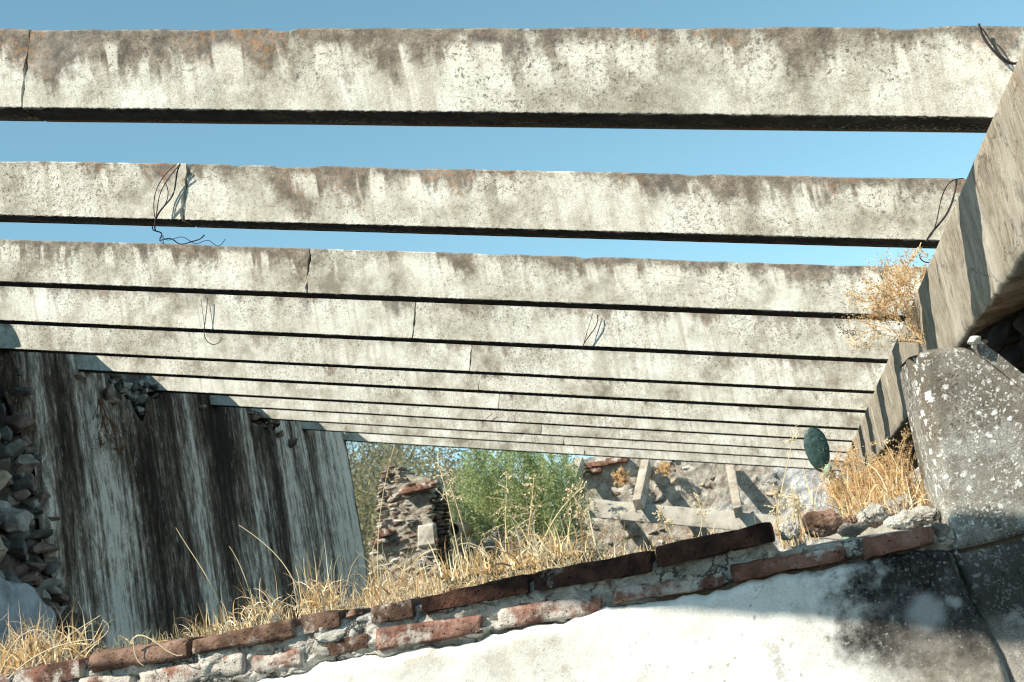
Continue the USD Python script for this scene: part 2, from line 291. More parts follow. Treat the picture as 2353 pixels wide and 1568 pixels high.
def mat_plaster():
    """White limewash with a black mould field towards the pier."""
    g = NG(); p = g.fine(); x, y, z = g.xyz(p)
    nz = g.noise(p, 6.0, 6, 0.6)
    col = g.ramp(g.noise(p, 5.0, 7, 0.72), [(0.34, (.50, .465, .405)), (0.44, (.65, .62, .56)), (0.54, (.74, .72, .665)), (0.70, (.81, .795, .755))])
    hair = g.vor(g.vadd(p, g.vscale(g.noise(p, 12.0, 5, 0.7, out='color'), 0.16)), 5.0, 'distance_to_edge')
    hair = g.m('multiply', g.step(hair, 0.001, 0.008, 1, 0), g.step(g.noise(g.vadd(p, (8, 8, 1)), 4.0, 3), 0.50, 0.60))
    flake = g.m('multiply', g.step(g.noise(g.vadd(p, (6, 2, 4)), 17.0, 6, 0.75), 0.58, 0.61), g.step(g.noise(p, 3.0, 3), 0.46, 0.58))
    col = g.mix(g.m('multiply', flake, 0.55), col, (.36, .31, .245)); col = g.mix(g.m('multiply', hair, 0.55), col, (.17, .145, .115))
    # mould: right part of the sheet and a rim along its broken top
    d = g.m('add', g.m('add', x, g.m('multiply', g.m('subtract', nz, 0.5), 0.60)), g.m('multiply', g.m('subtract', g.noise(p, 32.0, 6, 0.8), 0.5), 0.22))
    d = g.m('add', d, g.m('multiply', g.m('subtract', z, EZ - 0.12), 0.55))
    mask = g.step(d, -0.02, 0.15)
    mould = g.ramp(g.noise(p, 11.0, 6, 0.7), [(0.38, (.014, .012, .011)), (0.52, (.045, .040, .037)), (0.68, (.16, .15, .14))])
    grit = g.step(g.noise(p, 85.0, 5, 0.8), 0.50, 0.64); mould = g.mix(g.m('multiply', grit, 0.45), mould, (.20, .185, .17))
    fleck = g.m('multiply', g.step(g.noise(g.vadd(p, (3, 9, 1)), 130.0, 3, 0.7), 0.60, 0.68), g.step(nz, 0.40, 0.55)); mould = g.mix(g.m('multiply', fleck, 0.7), mould, (.50, .48, .45))
    low = g.step(g.m('add', z, g.m('multiply', g.noise(p, 7.0, 4), 0.2)), EZ - 0.17, EZ - 0.05, 1, 0)  # mould turns paler below the joist shadow, sunlight put into the colour
    mould = g.mix(g.m('multiply', low, 0.75), mould, g.ramp(g.noise(p, 26.0, 6, 0.75), [(0.34, (.17, .145, .115)), (0.5, (.34, .305, .255)), (0.64, (.52, .49, .43))]))
    # round pale islands in the mould
    def disc(c, r):
        dd = g.add('vector_math', 'value', math_type='distance', vector1=g.vadd(p, g.vscale(g.noise(p, 25.0, 3, out='color'), 0.03)), vector2=tuple(map(float, (np.asarray(c) - [0, 0, EZ]) / K + [0, 0, EZ] + 0.015)))
        return g.step(dd, r * 0.55, r * 1.25, 1, 0)
    isl = None
    for c, r in ISLANDS:
        k = disc(c, r); isl = k if isl is None else g.m('maximum', isl, k)
    mould = g.mix(g.m('multiply', isl, 0.72), mould, (.46, .455, .44))
    col = g.mix(mask, col, mould)
    speck = g.m('multiply', g.step(g.vor(g.vadd(p, g.vscale(g.noise(p, 30.0, 2, out='color'), 0.03)), 38.0), 0.10, 0.16, 1, 0), g.step(g.noise(p, 5.0, 3), 0.52, 0.6))
    col = g.mix(g.m('multiply', speck, 0.55), col, (.22, .19, .15))
    foot = g.step(g.m('add', z, g.m('multiply', g.noise(p, 4.0, 5, 0.6), 0.4)), EZ - 0.40, EZ - 0.25, 1, 0)  # unseen foot darkened to cut light bounced onto the undersides
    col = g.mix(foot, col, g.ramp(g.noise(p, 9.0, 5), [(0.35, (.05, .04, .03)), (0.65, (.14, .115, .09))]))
    grain = g.noise(p, 320.0, 2, 0.8)
    col = g.mix(0.4, col, g.ramp(grain, [(0.3, 0.6), (0.5, 1.0), (0.7, 1.3)]), 'multiply')
    pit = g.noise(p, 70.0, 5, 0.7)
    return g.surf('limewash', col, 0.95, g.bump(g.m('add', g.m('multiply', g.m('subtract', pit, g.m('add', g.m('multiply', hair, .5), g.m('multiply', flake, .4))), 0.9), g.m('multiply', grain, 0.3)), 0.22, 0.006), 0.12)

def mat_brick(name, dark, mid, lite, wash):
    g = NG(); c = g.vscale(g.own(17.0), 1 / K)
    n1 = g.noise(c, 14.0, 5, 0.65)
    col = g.ramp(n1, [(0.32, dark), (0.5, mid), (0.68, lite)])
    blk = g.step(g.noise(g.vadd(c, (3, 3, 3)), 9.0, 4, 0.6), 0.5, 0.62)
    col = g.mix(g.m('multiply', blk, 0.6), col, tuple(0.35 * v for v in dark))
    w = g.step(g.m('add', g.noise(g.vadd(c, (7, 1, 4)), 11.0, 5, 0.65), wash), 0.5, 0.62)
    col = g.mix(g.m('multiply', w, 0.85), col, (.62, .57, .50))
    pits = g.step(g.vor(g.vadd(c, g.vscale(g.noise(c, 40.0, 2, out='color'), 0.02)), 75.0), 0.12, 0.22, 1, 0)
    col = g.mix(g.m('multiply', pits, 0.7), col, tuple(0.3 * v for v in dark))
    grain = g.noise(c, 300.0, 3, 0.8)
    col = g.mix(0.6, col, g.ramp(grain, [(0.3, 0.55), (0.5, 1.0), (0.7, 1.4)]), 'multiply')
    h = g.m('add', g.m('multiply', g.noise(c, 60.0, 4, 0.7), 1.0), g.m('add', g.m('multiply', pits, -0.7), g.m('multiply', grain, 0.4)))
    return g.surf(name, col, 0.95, g.bump(h, 0.7, 0.008), 0.15)
M['brick_shaded'] = mat_brick('brick_shaded', (.022, .013, .010), (.060, .030, .022), (.13, .060, .042), -0.14)  # joist shadow on the coping put into the colour, with black lichen
M['brick_brown'] = mat_brick('brick_brown', (.07, .041, .029), (.18, .108, .076), (.33, .21, .155), -0.05)
M['brick_red'] = mat_brick('brick_red', (.13, .064, .046), (.25, .125, .09), (.38, .225, .175), -0.04)
M['brick_wash'] = mat_brick('brick_washed', (.13, .075, .055), (.27, .135, .10), (.38, .24, .19), 0.06)

def mat_simple(name, stops, scale=20.0, rough=0.95, grain_s=260.0, bump=0.6, bd=0.01, own=True, gmix=0.55):
    g = NG(); c = g.own(11.0) if own else g.pos()
    col = g.ramp(g.noise(c, scale, 6, 0.65), stops)
    grain = g.noise(c, grain_s, 3, 0.8)
    col = g.mix(gmix, col, g.ramp(grain, [(0.3, 0.55), (0.5, 1.0), (0.7, 1.4)]), 'multiply')
    return g.surf(name, col, rough, g.bump(g.m('add', g.noise(c, scale * 3, 5, 0.7), g.m('multiply', grain, 0.4)), bump, bd), 0.15)
def mat_mortar():
    g = NG(); p = g.fine()
    col = g.ramp(g.noise(p, 14.0, 6, 0.7), [(0.30, (.26, .22, .17)), (0.40, (.52, .475, .40)), (0.50, (.70, .66, .58)), (0.64, (.80, .77, .70))])
    q = g.vadd(p, g.vscale(g.noise(p, 22.0, 4, 0.7, out='color'), 0.06))
    cr = g.m('multiply', g.step(g.vor(q, 16.0, 'distance_to_edge'), 0.01, 0.06, 1, 0), g.step(g.noise(p, 11.0, 3), 0.44, 0.56))
    col = g.mix(g.m('multiply', cr, 0.85), col, (.05, .042, .035))
    dirt = g.step(g.noise(g.vadd(p, (5, 2, 2)), 34.0, 5, 0.75), 0.57, 0.68)
    col = g.mix(g.m('multiply', dirt, 0.6), col, (.14, .11, .085))
    gr = g.noise(p, 280.0, 3, 0.8); col = g.mix(0.7, col, g.ramp(gr, [(0.3, 0.5), (0.5, 1.0), (0.7, 1.4)]), 'multiply')
    h = g.m('add', g.noise(p, 70.0, 5, 0.75), g.m('add', g.m('multiply', gr, 0.4), g.m('multiply', cr, -1.0)))
    return g.surf('lime_mortar', col, 0.95, g.bump(h, 0.9, 0.012), 0.12)
M['mortar'] = mat_mortar()
M['mortar_dirty'] = mat_simple('old_mortar', [(0.3, (.12, .10, .08)), (0.48, (.30, .26, .21)), (0.65, (.47, .43, .36))], 18.0, own=False)
M['gap_shade_mortar'] = mat_simple('gap_shade_mortar', [(0.3, (.03, .025, .022)), (0.5, (.07, .058, .05)), (0.7, (.14, .12, .10))], 14.0, own=False)  # shadow in the gaps between the stones, put into the mortar colour
M['rubble_mortar'] = mat_simple('rubble_mortar', [(0.32, (.22, .18, .135)), (0.44, (.42, .365, .29)), (0.56, (.55, .50, .415)), (0.70, (.62, .575, .50))], 20.0, own=False, bump=1.0, bd=0.03)
M['rafter'] = mat_simple('rafter_concrete', [(0.3, (.20, .168, .13)), (0.5, (.36, .31, .25)), (0.7, (.50, .445, .365))], 9.0, own=False)
M['shaded_rubble'] = mat_simple('shade_black_rubble', [(0.3, (.010, .008, .007)), (0.5, (.022, .017, .014)), (0.7, (.05, .04, .033))], 14.0, own=False)  # near black: the shade under the girder is in the colour
M['soil'] = mat_simple('dry_soil', [(0.3, (.10, .075, .05)), (0.5, (.21, .165, .115)), (0.7, (.32, .26, .19))], 6.0, own=False)
M['stone_grey'] = mat_simple('stone_grey', [(0.3, (.13, .115, .10)), (0.5, (.26, .235, .205)), (0.7, (.40, .37, .33))], 14.0)
M['stone_tan'] = mat_simple('stone_tan', [(0.3, (.20, .155, .11)), (0.5, (.36, .29, .215)), (0.7, (.50, .43, .34))], 14.0)
M['stone_rust'] = mat_simple('stone_rust', [(0.3, (.09, .060, .048)), (0.5, (.18, .125, .10)), (0.7, (.29, .215, .175))], 14.0)
M['stone_dark'] = mat_simple('stone_dark', [(0.3, (.045, .042, .04)), (0.5, (.10, .095, .09)), (0.7, (.19, .175, .16))], 14.0)
M['stone_pale'] = mat_simple('stone_pale', [(0.3, (.34, .31, .26)), (0.5, (.55, .52, .46)), (0.7, (.70, .68, .62))], 14.0)
M['concrete_far'] = mat_simple('weathered_concrete', [(0.3, (.30, .27, .225)), (0.5, (.52, .48, .41)), (0.7, (.66, .62, .54))], 7.0, own=False)
M['grey_patch'] = mat_simple('grey_render', [(0.3, (.20, .195, .20)), (0.5, (.34, .335, .345)), (0.7, (.46, .455, .46))], 9.0, own=False)

def mat_stained():
    """Render on the left wall: black algae with pale water runs straight down."""
    g = NG(); p = g.pos(); x, y, z = g.xyz(p)
    wob = g.m('multiply', g.m('subtract', g.noise(g.map(p, (1, 3, 0.9)), 1.0, 3), 0.5), 0.22)
    yy = g.m('add', y, wob)
    f = g.m('divide', g.m('subtract', yy, 5.2), 5.45)
    runs = g.add('rgb_ramp', 'color', fac=f, ramp=[(a, (b, b, b)) for a, b in STREAKS])
    fine = g.noise(g.map(p, (3, 20, 0.7)), 1.0, 6, 0.72)
    mid = g.noise(g.map(p, (3, 6.0, 0.32)), 1.0, 5, 0.62)
    spot = g.noise(g.map(p, (34, 34, 12)), 1.0, 5, 0.78)
    patch = g.noise(g.map(p, (3, 3.2, 1.6)), 1.0, 5, 0.65)
    down = g.step(z, EZ + 1.5, EZ + 0.0)
    v = g.m('add', g.m('multiply', fine, 0.70), g.m('multiply', mid, 0.55))
    v = g.m('add', v, g.m('multiply', g.m('subtract', runs, 0.3), 0.40))
    v = g.m('add', v, g.m('multiply', g.m('subtract', spot, 0.5), 0.75))
    v = g.m('add', v, g.m('multiply', g.m('subtract', patch, 0.5), 0.55))
    v = g.m('add', v, g.m('multiply', down, 0.10))
    far = g.step(y, 8.0, 10.0); v = g.m('add', v, g.m('multiply', far, 0.05))
    blue = g.step(z, EZ + .9, EZ - .1)
    col = g.ramp(v, [(0.48, (.020, .013, .009)), (0.59, (.052, .036, .025)), (0.69, (.125, .094, .070)), (0.79, (.29, .242, .195)), (0.89, (.60, .535, .46))])
    fl = g.m('multiply', g.step(g.noise(g.map(p, (40, 40, 12)), 1.0, 3, 0.7), 0.62, 0.68), g.step(mid, 0.42, 0.56))
    col = g.mix(g.m('multiply', fl, 0.7), col, (.42, .40, .37))
    grain = g.noise(p, 170.0, 3, 0.8)
    col = g.mix(0.7, col, g.ramp(grain, [(0.3, 0.45), (0.5, 1.0), (0.7, 1.6)]), 'multiply')
    return g.surf('stained_render', col, 0.95, g.bump(g.m('add', spot, g.m('multiply', grain, 0.4)), 0.5, 0.012), 0.12)

def mat_leaf(name, a, b, trans=0.35, rough=0.6, clump=None):
    g = NG(); r = g.island()
    if clump: r = g.m('add', g.m('multiply', r, 0.5), g.step(g.noise(g.pos(), clump, 3), 0.36, 0.62, 0.5, 0.0))
    col = g.mix(r, a, b)
    n = g.add('principled_bsdf', 'BSDF', base_color=col, roughness=rough, specular_ior_level=0.2)
    t = g.add('translucent_bsdf', 'BSDF', color=col)
    m = g.add('mix_closure', 'closure', fac=trans, closure1=n, closure2=t)
    return usdkit.material(stage, '/World/Looks/' + name, g.n, g.l, surface=str(m))
def mat_grass():
    g = NG(); col = g.ramp(g.island(), [(0, (.20, .11, .055)), (.18, (.44, .27, .12)), (.38, (.76, .53, .27)), (.65, (.88, .69, .40)), (.85, (.90, .82, .62)), (1, (.50, .45, .35))])
    n = g.add('principled_bsdf', 'BSDF', base_color=col, roughness=.6, specular_ior_level=.25); t = g.add('translucent_bsdf', 'BSDF', color=col)
    return usdkit.material(stage, '/World/Looks/dry_grass', g.n, g.l, surface=str(g.add('mix_closure', 'closure', fac=.3, closure1=n, closure2=t)))
M['grass'] = mat_grass()
M['grass_pale'] = mat_leaf('bleached_stalk', (.74, .62, .40), (.56, .41, .21), 0.25)
M['weed'] = mat_leaf('dry_weed', (.84, .64, .37), (.52, .32, .15), 0.35)
M['weed_grey'] = mat_leaf('grey_weed', (.50, .46, .36), (.26, .24, .17), 0.3)
M['hang'] = mat_leaf('hanging_dead_weed', (.20, .085, .03), (.11, .05, .02), 0.2)
M['pepper'] = mat_leaf('pepper_leaf', (.54, .58, .27), (.085, .15, .055), 0.5, clump=3.4)
M['mesquite'] = mat_leaf('mesquite_leaf', (.36, .33, .19), (.15, .135, .075), 0.45, clump=.9)
M['bark'] = mat_simple('bark', [(0.3, (.06, .045, .035)), (0.5, (.11, .085, .065)), (0.7, (.17, .135, .105))], 20.0)
def flat(name, col, rough=0.6, metallic=0.0, spec=0.4):
    g = NG(); n = g.noise(g.obj(), 60.0, 3)
    return g.surf(name, g.mix(n, tuple(0.75 * c for c in col), tuple(min(1.0, 1.25 * c) for c in col)), rough, None, spec, metallic=metallic)
M['wire'] = flat('rusty_wire', (.035, .028, .025), 0.6, 0.3)
M['wire_blue'] = flat('blue_cord', (.03, .06, .12), 0.6)
M['wire_line'] = flat('cable', (.07, .075, .08), 0.5)
def mat_cactus():
    g = NG(); c = g.obj()
    v = g.vor(c, 75.0, rnd=0.5)
    col = g.ramp(g.noise(c, 30.0, 4), [(0.3, (.020, .052, .050)), (0.6, (.040, .085, .080)), (0.75, (.06, .11, .10))])
    col = g.mix(g.step(v, 0.12, 0.2, 0.8, 0), col, (.02, .022, .018))
    return g.surf('cactus_skin', col, 0.55, g.bump(v, 0.4, 0.003), 0.4)
M['cactus'] = mat_cactus()
M['cactus_young'] = flat('cactus_young_skin', (.20, .30, .22), 0.6)
M['clay'] = flat('fired_clay', (.42, .30, .19), 0.8)

# ================================================================== THE SETTING
def ground_fn(a, b):
    x, y = (a - 0.5) * 2, (b - 0.5) * 2
    x, y = np.sign(x) * np.abs(x) ** 2.2 * 900, np.sign(y) * np.abs(y) ** 2.2 * 900
    h = (meshkit.fbm(np.stack([x * 0.5, y * 0.5, 0 * x], -1), 3, 5) - 0.5) * 0.10
    return np.stack([x, y, h - 0.05], -1)
M['ground'] = mat_simple('dark_soil', [(0.3, (.012, .010, .007)), (0.5, (.026, .021, .016)), (0.7, (.05, .042, .03))], 3.0, own=False)
g_ = obj('ground', sheet(120, 120, ground_fn), M['ground'], smooth=True); tag(stage.GetPrimAtPath(g_), 'dry bare soil floor of the roofless ruin', 'ground', kind='structure')

# ---------------------------------------------------------------- left wall, stained render over rubble
XW = -3.25
STREAKS = [(0, .2), (.05, .30), (.085, .18), (.12, .10), (.145, .60), (.165, .20), (.215, .40), (.235, .90), (.268, .60), (.31, .10), (.40, .12), (.43, .35), (.455, .85), (.49, .45), (.53, .05), (.58, .25),
           (.61, .65), (.64, .25), (.69, .15), (.73, .75), (.77, .45), (.82, .65), (.87, .35), (.93, .75), (1, .7)]
M['stained'] = mat_stained()
lw = thing('stained_wall', 'tall wall with black water-streaked grey render, broken open to rubble at its near end', 'wall', (XW, 3.7, 0))
ytop = EZ + 1.79
FAR = 10.66
v, f = block(0.46, FAR - 3.75, ytop - 0.02, 4, 60, 30, 0.02, 0.02, 3.0, 4)
obj('wall_core', (v + [XW - 0.53, 3.75, 0.0], f), M['gap_shade_mortar'], lw, smooth=30)
EDGE = [atX(px, py, XW) for px, py in [(-60, 690), (-12, 800), (10, 860), (40, 930), (70, 990), (96, 1060), (104, 1150), (108, 1212), (118, 1262), (146, 1330), (172, 1400), (195, 1450), (215, 1500), (240, 1600)]]
ez = np.array([e[2] for e in EDGE])[::-1]; ey = np.array([e[1] for e in EDGE])[::-1]
def edge_y(z):
    e = np.interp(z, ez, ey)
    return e + 0.05 * (meshkit.fbm(np.stack([z * 9, z * 0, z * 0], -1), 4, 3) - 0.5)
def top_z(y):
    """Broken top edge of the render: bites where the rubble shows between joists."""
    t = np.full(np.shape(y), ytop)
    for c, w, d in ((6.90, 0.20, 0.27), (7.20, 0.22, 0.24), (8.80, 0.24, 0.26), (9.15, 0.14, 0.22)):
        t = t - d * np.exp(-((y - c) / w) ** 4)
    return t + 0.05 * (meshkit.fbm(np.stack([y * 11, y * 0 + 3, y * 0], -1), 4, 9) - 0.5)
def render_fn(a, b):
    z = 0.0 + b * (ytop - 0.0); y0 = edge_y(z); y = y0 + a * (FAR - y0 + 0.10 * (meshkit.fbm(np.stack([z * 5, 0 * z, 0 * z + 2], -1), 4, 15) - .6))
    z = np.minimum(z, 0.0 + b * (top_z(y)))
    x = XW + 0.018 * (meshkit.fbm(np.stack([y * 1.7, z * 1.2, 0 * y], -1), 4, 2) - 0.5) * 2
    rim = np.clip(1 - a * 60, 0, 1); x = x - 0.045 * rim * rim
    return np.stack([x, y, z], -1)
sv, sf = sheet(190, 120, render_fn)
obj('render_coat', (sv, sf), M['stained'], lw, smooth=True)
# return of the render round the far end
def end_fn(a, b):
    z = b * ytop; return np.stack([XW + 0.0 - a * 0.5, FAR + 0.02 + 0.02 * meshkit.fbm(np.stack([a * 5, z * 6, z * 0], -1), 3, 6), z], -1)
obj('render_return', sheet(8, 60, end_fn), M['stained'], lw, smooth=True)
# exposed rubble at the near end, each stone a part
def wall_stone(px, py, wpx, hpx, mat, seed, depth=0.16, out=0.0, yaw=0.0):
    c = atX(px, py, XW - 0.055 + out); s = c[1] / FPX
    # the wall is seen obliquely: one pixel across is longer along the wall
    k = 1.0 / max(0.25, abs(R.T[0] @ [0, 1, 0]) + 0.45)
    obj('rubble_stone', rock(c, (depth, wpx * s * 1.7, hpx * s * 1.05), seed, 3, 10, 0.10, yaw), mat, lw, smooth=50)
big = [(22, 1190, 88, 84, 'stone_grey'), (35, 975, 58, 52, 'stone_rust'), (8, 1000, 34, 46, 'stone_dark'), (22, 1036, 38, 40, 'stone_grey'), (-5, 1105, 44, 82, 'stone_tan'), (56, 1062, 46, 40, 'stone_grey'),
       (58, 1112, 50, 66, 'stone_rust'), (86, 1150, 38, 44, 'stone_rust'), (-8, 1268, 40, 66, 'stone_tan'), (40, 1262, 52, 64, 'stone_dark'), (84, 1228, 44, 34, 'stone_dark'), (92, 1262, 40, 30, 'stone_rust'),
       (20, 905, 60, 40, 'stone_dark'), (-10, 945, 40, 50, 'stone_dark'), (70, 1300, 50, 34, 'stone_rust'), (104, 1298, 34, 30, 'stone_rust'), (106, 1342, 40, 40, 'stone_grey'), (130, 1372, 38, 40, 'stone_rust'),
       (86, 1372, 44, 40, 'stone_grey'), (150, 1420, 38, 48, 'stone_rust'), (120, 1408, 36, 34, 'stone_grey'), (-15, 1040, 36, 40, 'stone_dark'), (10, 860, 50, 34, 'stone_dark'), (64, 1020, 40, 30, 'stone_dark'),
       (100, 1200, 30, 30, 'stone_rust'), (66, 1176, 26, 26, 'stone_dark'), (-30, 1190, 50, 70, 'stone_dark'), (60, 1330, 40, 34, 'stone_rust'), (165, 1460, 40, 40, 'stone_grey')]
for k, (px, py, w, h, m) in enumerate(big): wall_stone(px, py, w, h, M[m], 100 + k, 0.20 if w > 50 else 0.15)
for k in range(34):
    t = k / 33; z = np.interp(t, [0, 1], [EZ + 1.2, EZ - 0.2]); y = edge_y(np.array(z)) - rng.uniform(0.02, 0.16); s = rng.uniform(0.04, 0.085)
    obj('rubble_stone', rock((XW - 0.05 + rng.uniform(-.02, .03), y, z), (s * 1.2, s * 1.7, s), 200 + k, 2), M[['stone_rust', 'stone_grey', 'stone_dark'][k % 3]], lw, smooth=50)
for k in range(120):
    z = EZ + rng.uniform(.45, 1.55); e = float(edge_y(np.array(z))); y = rng.uniform(5.0, e - .05); s = rng.uniform(.05, .13)
    obj('rubble_stone', rock((XW - 0.09 + rng.uniform(-.02, .02), y, z), (s * 1.1, s * 1.5, s), 260 + k, 2), M[['stone_rust', 'stone_grey', 'stone_dark', 'stone_tan', 'stone_dark'][k % 5]], lw, smooth=50)
# patch of grey render low on the rubble
def patch_fn(a, b):
    z = EZ - 0.75 + b * 1.36; y1 = np.interp(z, [EZ - .75, EZ + .0, EZ + .28, EZ + .42, EZ + 0.52, EZ + .61], [6.0, 5.98, 5.93, 5.88, 5.78, 5.50]) + 0.07 * (meshkit.fbm(np.stack([z * 12, 0 * z, 0 * z], -1), 4, 8) - .5) * 2
    y = 4.4 + a * (y1 - 4.4); rim = np.maximum(np.clip(1 - (1 - a) * 25, 0, 1), np.clip(1 - (1 - b) * 16, 0, 1))
    z = z + b ** 3 * 0.06 * (meshkit.fbm(np.stack([y * 9, 0 * z, 0 * z], -1), 4, 7) - .5) * 2
    return np.stack([XW + 0.01 - 0.05 * rim ** 2 + 0.02 * (meshkit.fbm(np.stack([y * 6, z * 6, 0 * z], -1), 4, 1) - .5), y, z], -1)
obj('render_patch', sheet(60, 60, patch_fn), M['grey_patch'], lw, smooth=True)
# small rubble showing in the bites under the joists
for k in range(90):
    c = [(7.03, 0.36), (8.95, 0.34)][k % 2]; y = c[0] + rng.uniform(-1, 1) * c[1]; z = top_z(np.array(y)) + rng.uniform(-0.02, 0.22); z = min(z, EZ + 1.62); s = rng.uniform(0.03, 0.075)
    obj('rubble_stone', rock((XW + rng.uniform(-.05, .0), y, z), (s, s * 1.5, s * .9), 300 + k, 2), M[['stone_grey', 'stone_rust', 'stone_dark', 'stone_tan'][k % 4]], lw, smooth=50)
for px, py, w in ((245, 905, 46), (262, 922, 30), (668, 1018, 34), (640, 1000, 26), (466, 936, 20), (180, 866, 24)):
    c = atX(px, py, XW + 0.01); s = w * c[1] / FPX
    obj('rubble_stone', rock(c, (.07, s * 1.6, s * .8), 400 + w, 2), M['stone_rust' if w > 32 else 'stone_tan'], lw, smooth=50)

# ---------------------------------------------------------------- joists
SL = 0.275; ANG = math.degrees(math.atan(SL)); Y1, SP, JT, JH = 2.15, 0.825, 0.10, 0.145
GX, GT, GB = 0.391, EZ + 0.547, EZ + 0.350       # girder's left face, top, bottom
JY = [2.152, 2.995, 3.925, 4.785, 5.68, 6.41, 7.28, 8.04, 8.875, 9.67, 10.65]
JTS = [.10, .10, .11, .12, .12, .145, .145, .13, .13, .14, .15, .10, .06]; JHS = [.145, .135, .138, .15] + [.16] * 7 + [.145, .118]
def joist_z(x): return EZ + 0.596 + SL * (GX - x)
cosA = math.cos(math.radians(ANG))
def joist_mesh(x0, x1, seed, rag=1.0, gap0=None, gap1=None, JT=.1, JH=.145, step=.012):
    """A length of joist from x0 to x1 (local, along it); the cross-section runs round the ring."""
    n = max(8, int((x1 - x0) / step)); cham = 0.020
    prof = []
    def seg(p, q, m): 
        for i in range(m): t = i / m; prof.append((p[0] + (q[0] - p[0]) * t, p[1] + (q[1] - p[1]) * t))
    r, e = 0.004, 0.0012
    P_ = [(0, e), (0, JH - r), (r, JH), (JT - r, JH), (JT, JH - r), (JT, cham), (JT - cham * .9, 0.002), (e, 0)]
    M_ = [8, 1, 4, 1, 4, 2, 4, 1]
    for k in range(8): seg(P_[k], P_[(k + 1) % 8], M_[k])
    prof = np.array(prof); xs = np.linspace(x0, x1, n + 1)
    X, K = np.meshgrid(xs, np.arange(len(prof)), indexing='ij')
    Yp, Zp = prof[K, 0], prof[K, 1]
    q = np.stack([X * 1.0, Yp, Zp], -1) + seed * 5.7
    d = (meshkit.fbm(q * 22, 4, seed) - 0.5)
    top = np.clip((Zp - JH * 0.8) / (JH * 0.2), 0, 1); bot = np.clip(1 - Zp / 0.012, 0, 1); front = np.clip(1 - Yp / 0.012, 0, 1)
    wav = meshkit.fbm(np.stack([X * 2.1, X * 0, X * 0 + seed], -1), 3, seed) - 0.5
    chip = np.clip(meshkit.noise(np.stack([X * 16, 0 * X, 0 * X + 9.1 * seed], -1), seed) - 0.72, 0, 1)
    Zn = Zp + top * (wav * 0.007 + d * 0.006 - chip * 0.022 * rag * np.clip(1 - Yp / 0.05, 0.2, 1)) + bot * front * (d * 0.005 + (meshkit.noise(np.stack([X * 140, 0 * X, 0 * X + seed], -1), seed + 3) - 0.5) * 0.0045) + bot * wav * 0.002
    Yn = Yp + d * 0.004 * front - d * 0.004 * (Yp > JT * .9)
    Xn = X.copy()
    jag = (meshkit.fbm(np.stack([0 * Zp + seed, Yp * 60, Zp * 60], -1), 4, seed) - 0.5) * 0.014
    if gap1 is not None: Xn[-1] = x1 + jag[-1] - gap1 / 2
    if gap0 is not None: Xn[0] = x0 + jag[0] + gap0 / 2
    V = np.stack([Xn, Yn, Zn], -1); m = len(prof)
    i, j = np.meshgrid(np.arange(n), np.arange(m), indexing='ij')
    qd = np.stack([i * m + j, i * m + (j + 1) % m, (i + 1) * m + (j + 1) % m, (i + 1) * m + j], -1).reshape(-1, 4)[:, ::-1]
    V = V.reshape(-1, 3); F = np.vstack([qd[:, [0, 1, 2]], qd[:, [0, 2, 3]]])
    c0, c1 = V[:m].mean(0), V[-m:].mean(0); nv = len(V)
    V = np.vstack([V, c0, c1]); jj = np.arange(m)
    F = np.vstack([F, np.stack([jj, (jj + 1) % m, np.full(m, nv)], 1), np.stack([n * m + (jj + 1) % m, n * m + jj, np.full(m, nv + 1)], 1)])
    return V, F
gap_px = [(36, 170), (408, 445), (694, 620), (941, 740), (1076, 838), (1096, 880), (1140, 915), (1178, 945), (1238, 972), (1290, 998), (1340, 1030)]
jlabels = ['topmost concrete joist, widest in view, with a brown rusty lichen band along its upper edge',
           'second concrete joist from the top, with tangled wire at a dark splice crack',
           'third concrete joist from the top, its right end behind the dry tan bush',
           'fourth concrete joist from the top, bleached pale, with a small wire loop hanging at left',
           'fifth concrete joist from the top, first with a shaded left end',
           'sixth concrete joist from the top, entering the stained wall above the exposed rubble',
           'seventh concrete joist from the top, in the middle of the receding row',
           'eighth concrete joist from the top, thin and pale, fourth from the lowest',
           'ninth concrete joist from the top, third from the lowest',
           'tenth concrete joist from the top, next to the lowest one',
           'lowest and farthest concrete joist, right above the trees and stone pillar']
jlabels += ['concrete joist overhead just outside the top of the picture, shading the lichen pier']
for i in list(range(11)) + [-1]:
    y = JY[i] if i >= 0 else (1.325, .5)[-1 - i]; x_l = XW - 0.32; base = np.array([x_l, y, joist_z(x_l) + (.02 if i == -1 else 0)])
    t = thing('concrete_joist', jlabels[i] if i >= 0 else jlabels[10 - i], 'joist', base, group='sloping concrete roof joists', roty=ANG)
    xe = (GX + 0.42 + rng.uniform(-.05, .05) - x_l) / cosA
    if i == 0: xe = (GX + 0.75 - x_l) / cosA
    gx = ((atY(*gap_px[i], y)[0] if i >= 0 else -1.15) - x_l) / cosA
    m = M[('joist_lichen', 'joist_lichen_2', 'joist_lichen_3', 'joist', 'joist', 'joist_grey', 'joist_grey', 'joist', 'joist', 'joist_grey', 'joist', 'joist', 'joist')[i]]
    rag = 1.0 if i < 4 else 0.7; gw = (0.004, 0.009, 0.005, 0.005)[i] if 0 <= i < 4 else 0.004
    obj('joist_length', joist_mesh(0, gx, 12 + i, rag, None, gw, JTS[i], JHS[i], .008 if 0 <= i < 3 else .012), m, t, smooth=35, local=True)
    obj('joist_length', joist_mesh(gx, xe, 40 + i, rag, gw, None, JTS[i], JHS[i], .008 if 0 <= i < 3 else .012), m, t, smooth=35, local=True)

